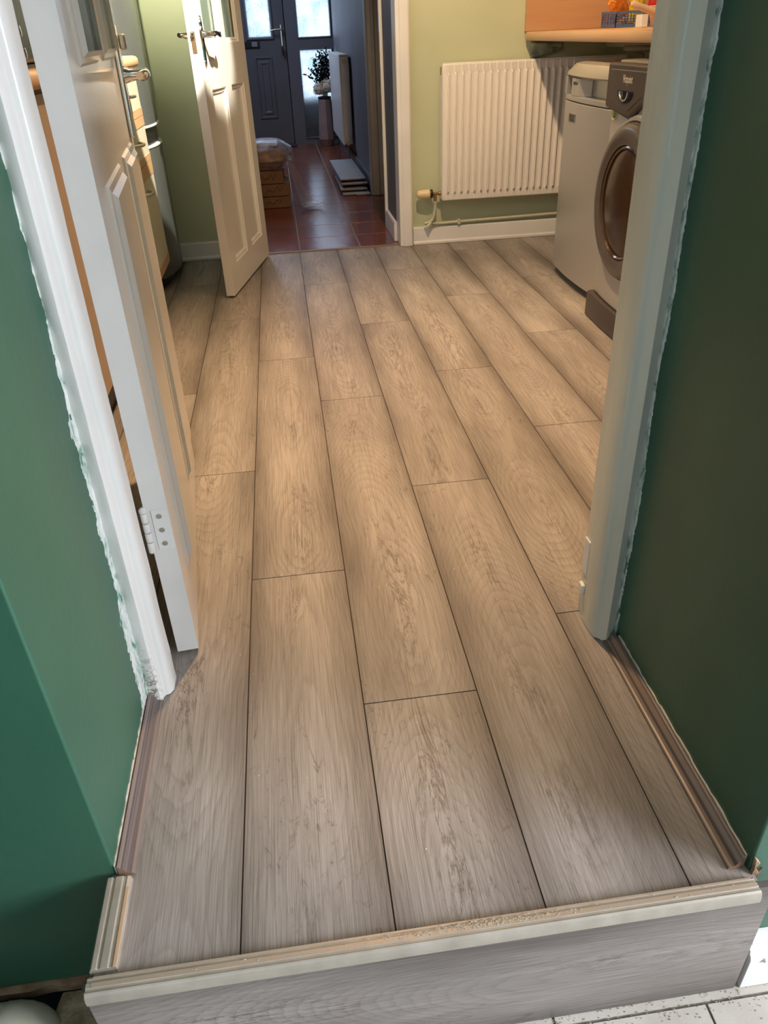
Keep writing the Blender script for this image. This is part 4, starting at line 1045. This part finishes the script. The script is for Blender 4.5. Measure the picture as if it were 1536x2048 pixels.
for j in range(9):
    v = j/8; ring = []
    for i in range(26):
        t = 2*math.pi*i/26; rr = math.sin(math.pi*(.06 + .94*v)) ** .5 if v < 1 else .05
        k = 1 + .5*noise.noise(Vector((math.cos(t)*2.2, math.sin(t)*2.2, v*5 + 3)))
        ring.append((.30 + .075*rr*k*math.cos(t), -.28 + .055*rr*k*math.sin(t), -.2235 + .045*v))
    rings.append(ring)
mb.loft(rings); mb.build('crumpled_end', M_FILM, wb)

# leftover boards
def board(x0, y0, x1, y1, w_, z, label, notch=False, rot=0):
    o = tag(empty('laminate_board', ((x0+x1)/2, (y0+y1)/2, z), rot), label, 'laminate board', 'spare laminate boards stacked in the hall')
    Ln = y1 - y0
    outl = [(-w_/2, -Ln/2), (w_/2, -Ln/2), (w_/2, Ln/2), (-w_/2, Ln/2)]
    if notch: outl = [(-w_/2, -Ln/2 + .0), (-.01, -Ln/2), (0, -Ln/2 - .028), (w_/2, -Ln/2 - .028), (w_/2, Ln/2), (-w_/2, Ln/2)]
    mb = MB(); mb.prism(outl, 'z', .0016, .0085); mb.build('core', M_FIBRE, o)
    mb = MB(); mb.prism(outl, 'z', .0086, .0098); mb.build('decor_face', M_BOARD, o)
    mb = MB(); mb.prism(outl, 'z', 0, .0015); mb.build('underlay', M_BLACK, o)
board(.405, 5.66, .597, 6.50, .19, 0.0, 'notched grey laminate board at the bottom of the stack in the hall', True)
board(.404, 5.74, .596, 6.60, .19, .0185, 'grey laminate board second from the floor in the hall stack', False, -.02)
board(.402, 5.80, .594, 6.75, .185, .046, 'grey laminate board second from the top of the hall stack', False, .015)
board(.398, 5.86, .590, 6.88, .185, .068, 'large grey laminate board on top of the hall stack', False, .01)
for i, (y_, z0_, z1_) in enumerate(((5.95, .0105, .0182), (6.3, .029, .0458), (6.3, .0565, .0678))):
    tag(MB().box(.42 + i*.01, .56, y_, y_ + .35, z0_, z1_).build('packing_strip', M_FIBRE), ['brown strip packed between the two lowest hall boards', 'brown strip packed in the middle of the hall board stack', 'brown strip packed under the top hall board'][i], 'packing strip', 'brown strips between the hall boards')

# vase and flowers
vs = tag(empty('vase', (.488, 8.56, 0)), 'tall blush faceted floor vase by the side-light window', 'vase')
mb = MB(); mb.lathe([(.052, .001), (.084, .062), (.078, .18), (.064, .42), (.058, .42), (.055, .36), (.001, .35)], (0, 0, 0), 'z', 8); mb.build('vase_body', M_VASE, vs)
mb = MB(); mb.lathe([(.058, .421), (.066, .424), (.066, .44), (.058, .442), (.057, .425)], (0, 0, 0), 'z', 24); mb.build('rim', M_BLACK, vs)
fo = tag(empty('hydrangea_stem', (.488, 8.56, .44)), 'cream dried hydrangea heads in the tall floor vase', 'flowers')
rn = random.Random(12)
for (cx, cyy, cz_, R_) in ((-.045, -.02, .065, .062), (.035, -.02, .085, .070)):
    mb = MB()
    for _ in range(170):
        th = rn.uniform(0, 2*math.pi); ph = math.acos(rn.uniform(-.7, 1)); d = Vector((math.sin(ph)*math.cos(th), math.sin(ph)*math.sin(th), math.cos(ph)))
        c = Vector((cx, cyy, cz_)) + d * R_ * rn.uniform(.85, 1.05); t1 = d.orthogonal().normalized(); t2 = d.cross(t1); s_ = .011
        t1, t2 = (t1*math.cos(th) + t2*math.sin(th)), (t2*math.cos(th) - t1*math.sin(th))
        mb.face([c + t1*s_, c + t2*s_*.8 + d*.004, c - t1*s_, c - t2*s_*.8 + d*.004])
    mb.lathe([(.001, -R_*.8), (R_*.6, -R_*.5), (R_*.82, 0), (R_*.6, R_*.55), (.001, R_*.8)], (cx, cyy, cz_), 'z', 12)
    mb.build('flower_head', M_PETAL, fo)
mb = MB(); mb.tube([(-.01, 0, -.05), (-.03, 0, .04)], .003, 6); mb.tube([(.01, 0, -.05), (.03, 0, .05)], .003, 6); mb.build('stem', M_LEAF, fo)
lf = tag(empty('foliage_spray', (.500, 8.64, .44)), 'dark leafy twigs rising from the tall floor vase', 'foliage')
mb = MB(); ml = MB()
for k in range(26):
    a = rn.uniform(-1, 1); b_ = rn.uniform(-.6, .6); hh = rn.uniform(.22, .42)
    tip = Vector((.02 + a*.095 - .03, b_*.05 - .03, hh)); base = Vector((0, 0, -.04))
    if k == 0: tip = Vector((-.185, -.04, .20))
    if k == 1: tip = Vector((-.14, -.04, .25))
    pts = [base.lerp(tip, t) + Vector((.02*math.sin(t*3 + k), 0, .03*math.sin(t*math.pi))) for t in (0, .2, .4, .6, .8, 1)]
    mb.tube(pts, [.0022]*5 + [.001], 5)
    for j in range(17):
        t = .35 + .65 * j / 16; p = pts[min(4, int(t*5))].lerp(pts[min(5, int(t*5) + 1)], t*5 - int(t*5))
        d = Vector((rn.uniform(-1, 1), rn.uniform(-.5, .5), rn.uniform(-.4, 1))).normalized(); s_ = d.orthogonal().normalized() * .011
        Ln = rn.uniform(.028, .046)
        ml.face([p, p + d*Ln*.5 + s_, p + d*Ln, p + d*Ln*.5 - s_])
mb.build('twig', M_LEAF, lf); tag(ml.build('leaves', M_LEAF, lf))
tag(MB().box(-.25, .175, 8.60, 8.775, 0, .012).build('door_mat', mottled('black_mat', (.015, .018, .022), (.03, .035, .04), 90, .9), bevel=.003), 'small black mat in front of the front door', 'mat')
# picture frame edge high on hall wall
pf = tag(MB().box(.605, .6245, 7.15, 7.5, 1.20, 1.6).build('picture_frame', M_GLOSS, bevel=.003), 'white picture frame high on the hall wall', 'picture frame')

# lint on the laminate
mb = MB(); rn = random.Random(30)
for _ in range(46):
    x, y = rn.uniform(-.28, .7), rn.uniform(.55, 1.6)
    if rn.random() < .3: x, y = rn.gauss(-.46, .04), rn.gauss(3.38, .04)
    s_ = rn.uniform(.0005, .0014); mb.box(x, x + s_*1.6, y, y + s_, .0002, .0002 + s_*.6)
tag(mb.build('lint', M_WHITEP), 'tiny white specks of dust on the laminate', 'dust', kind='stuff')
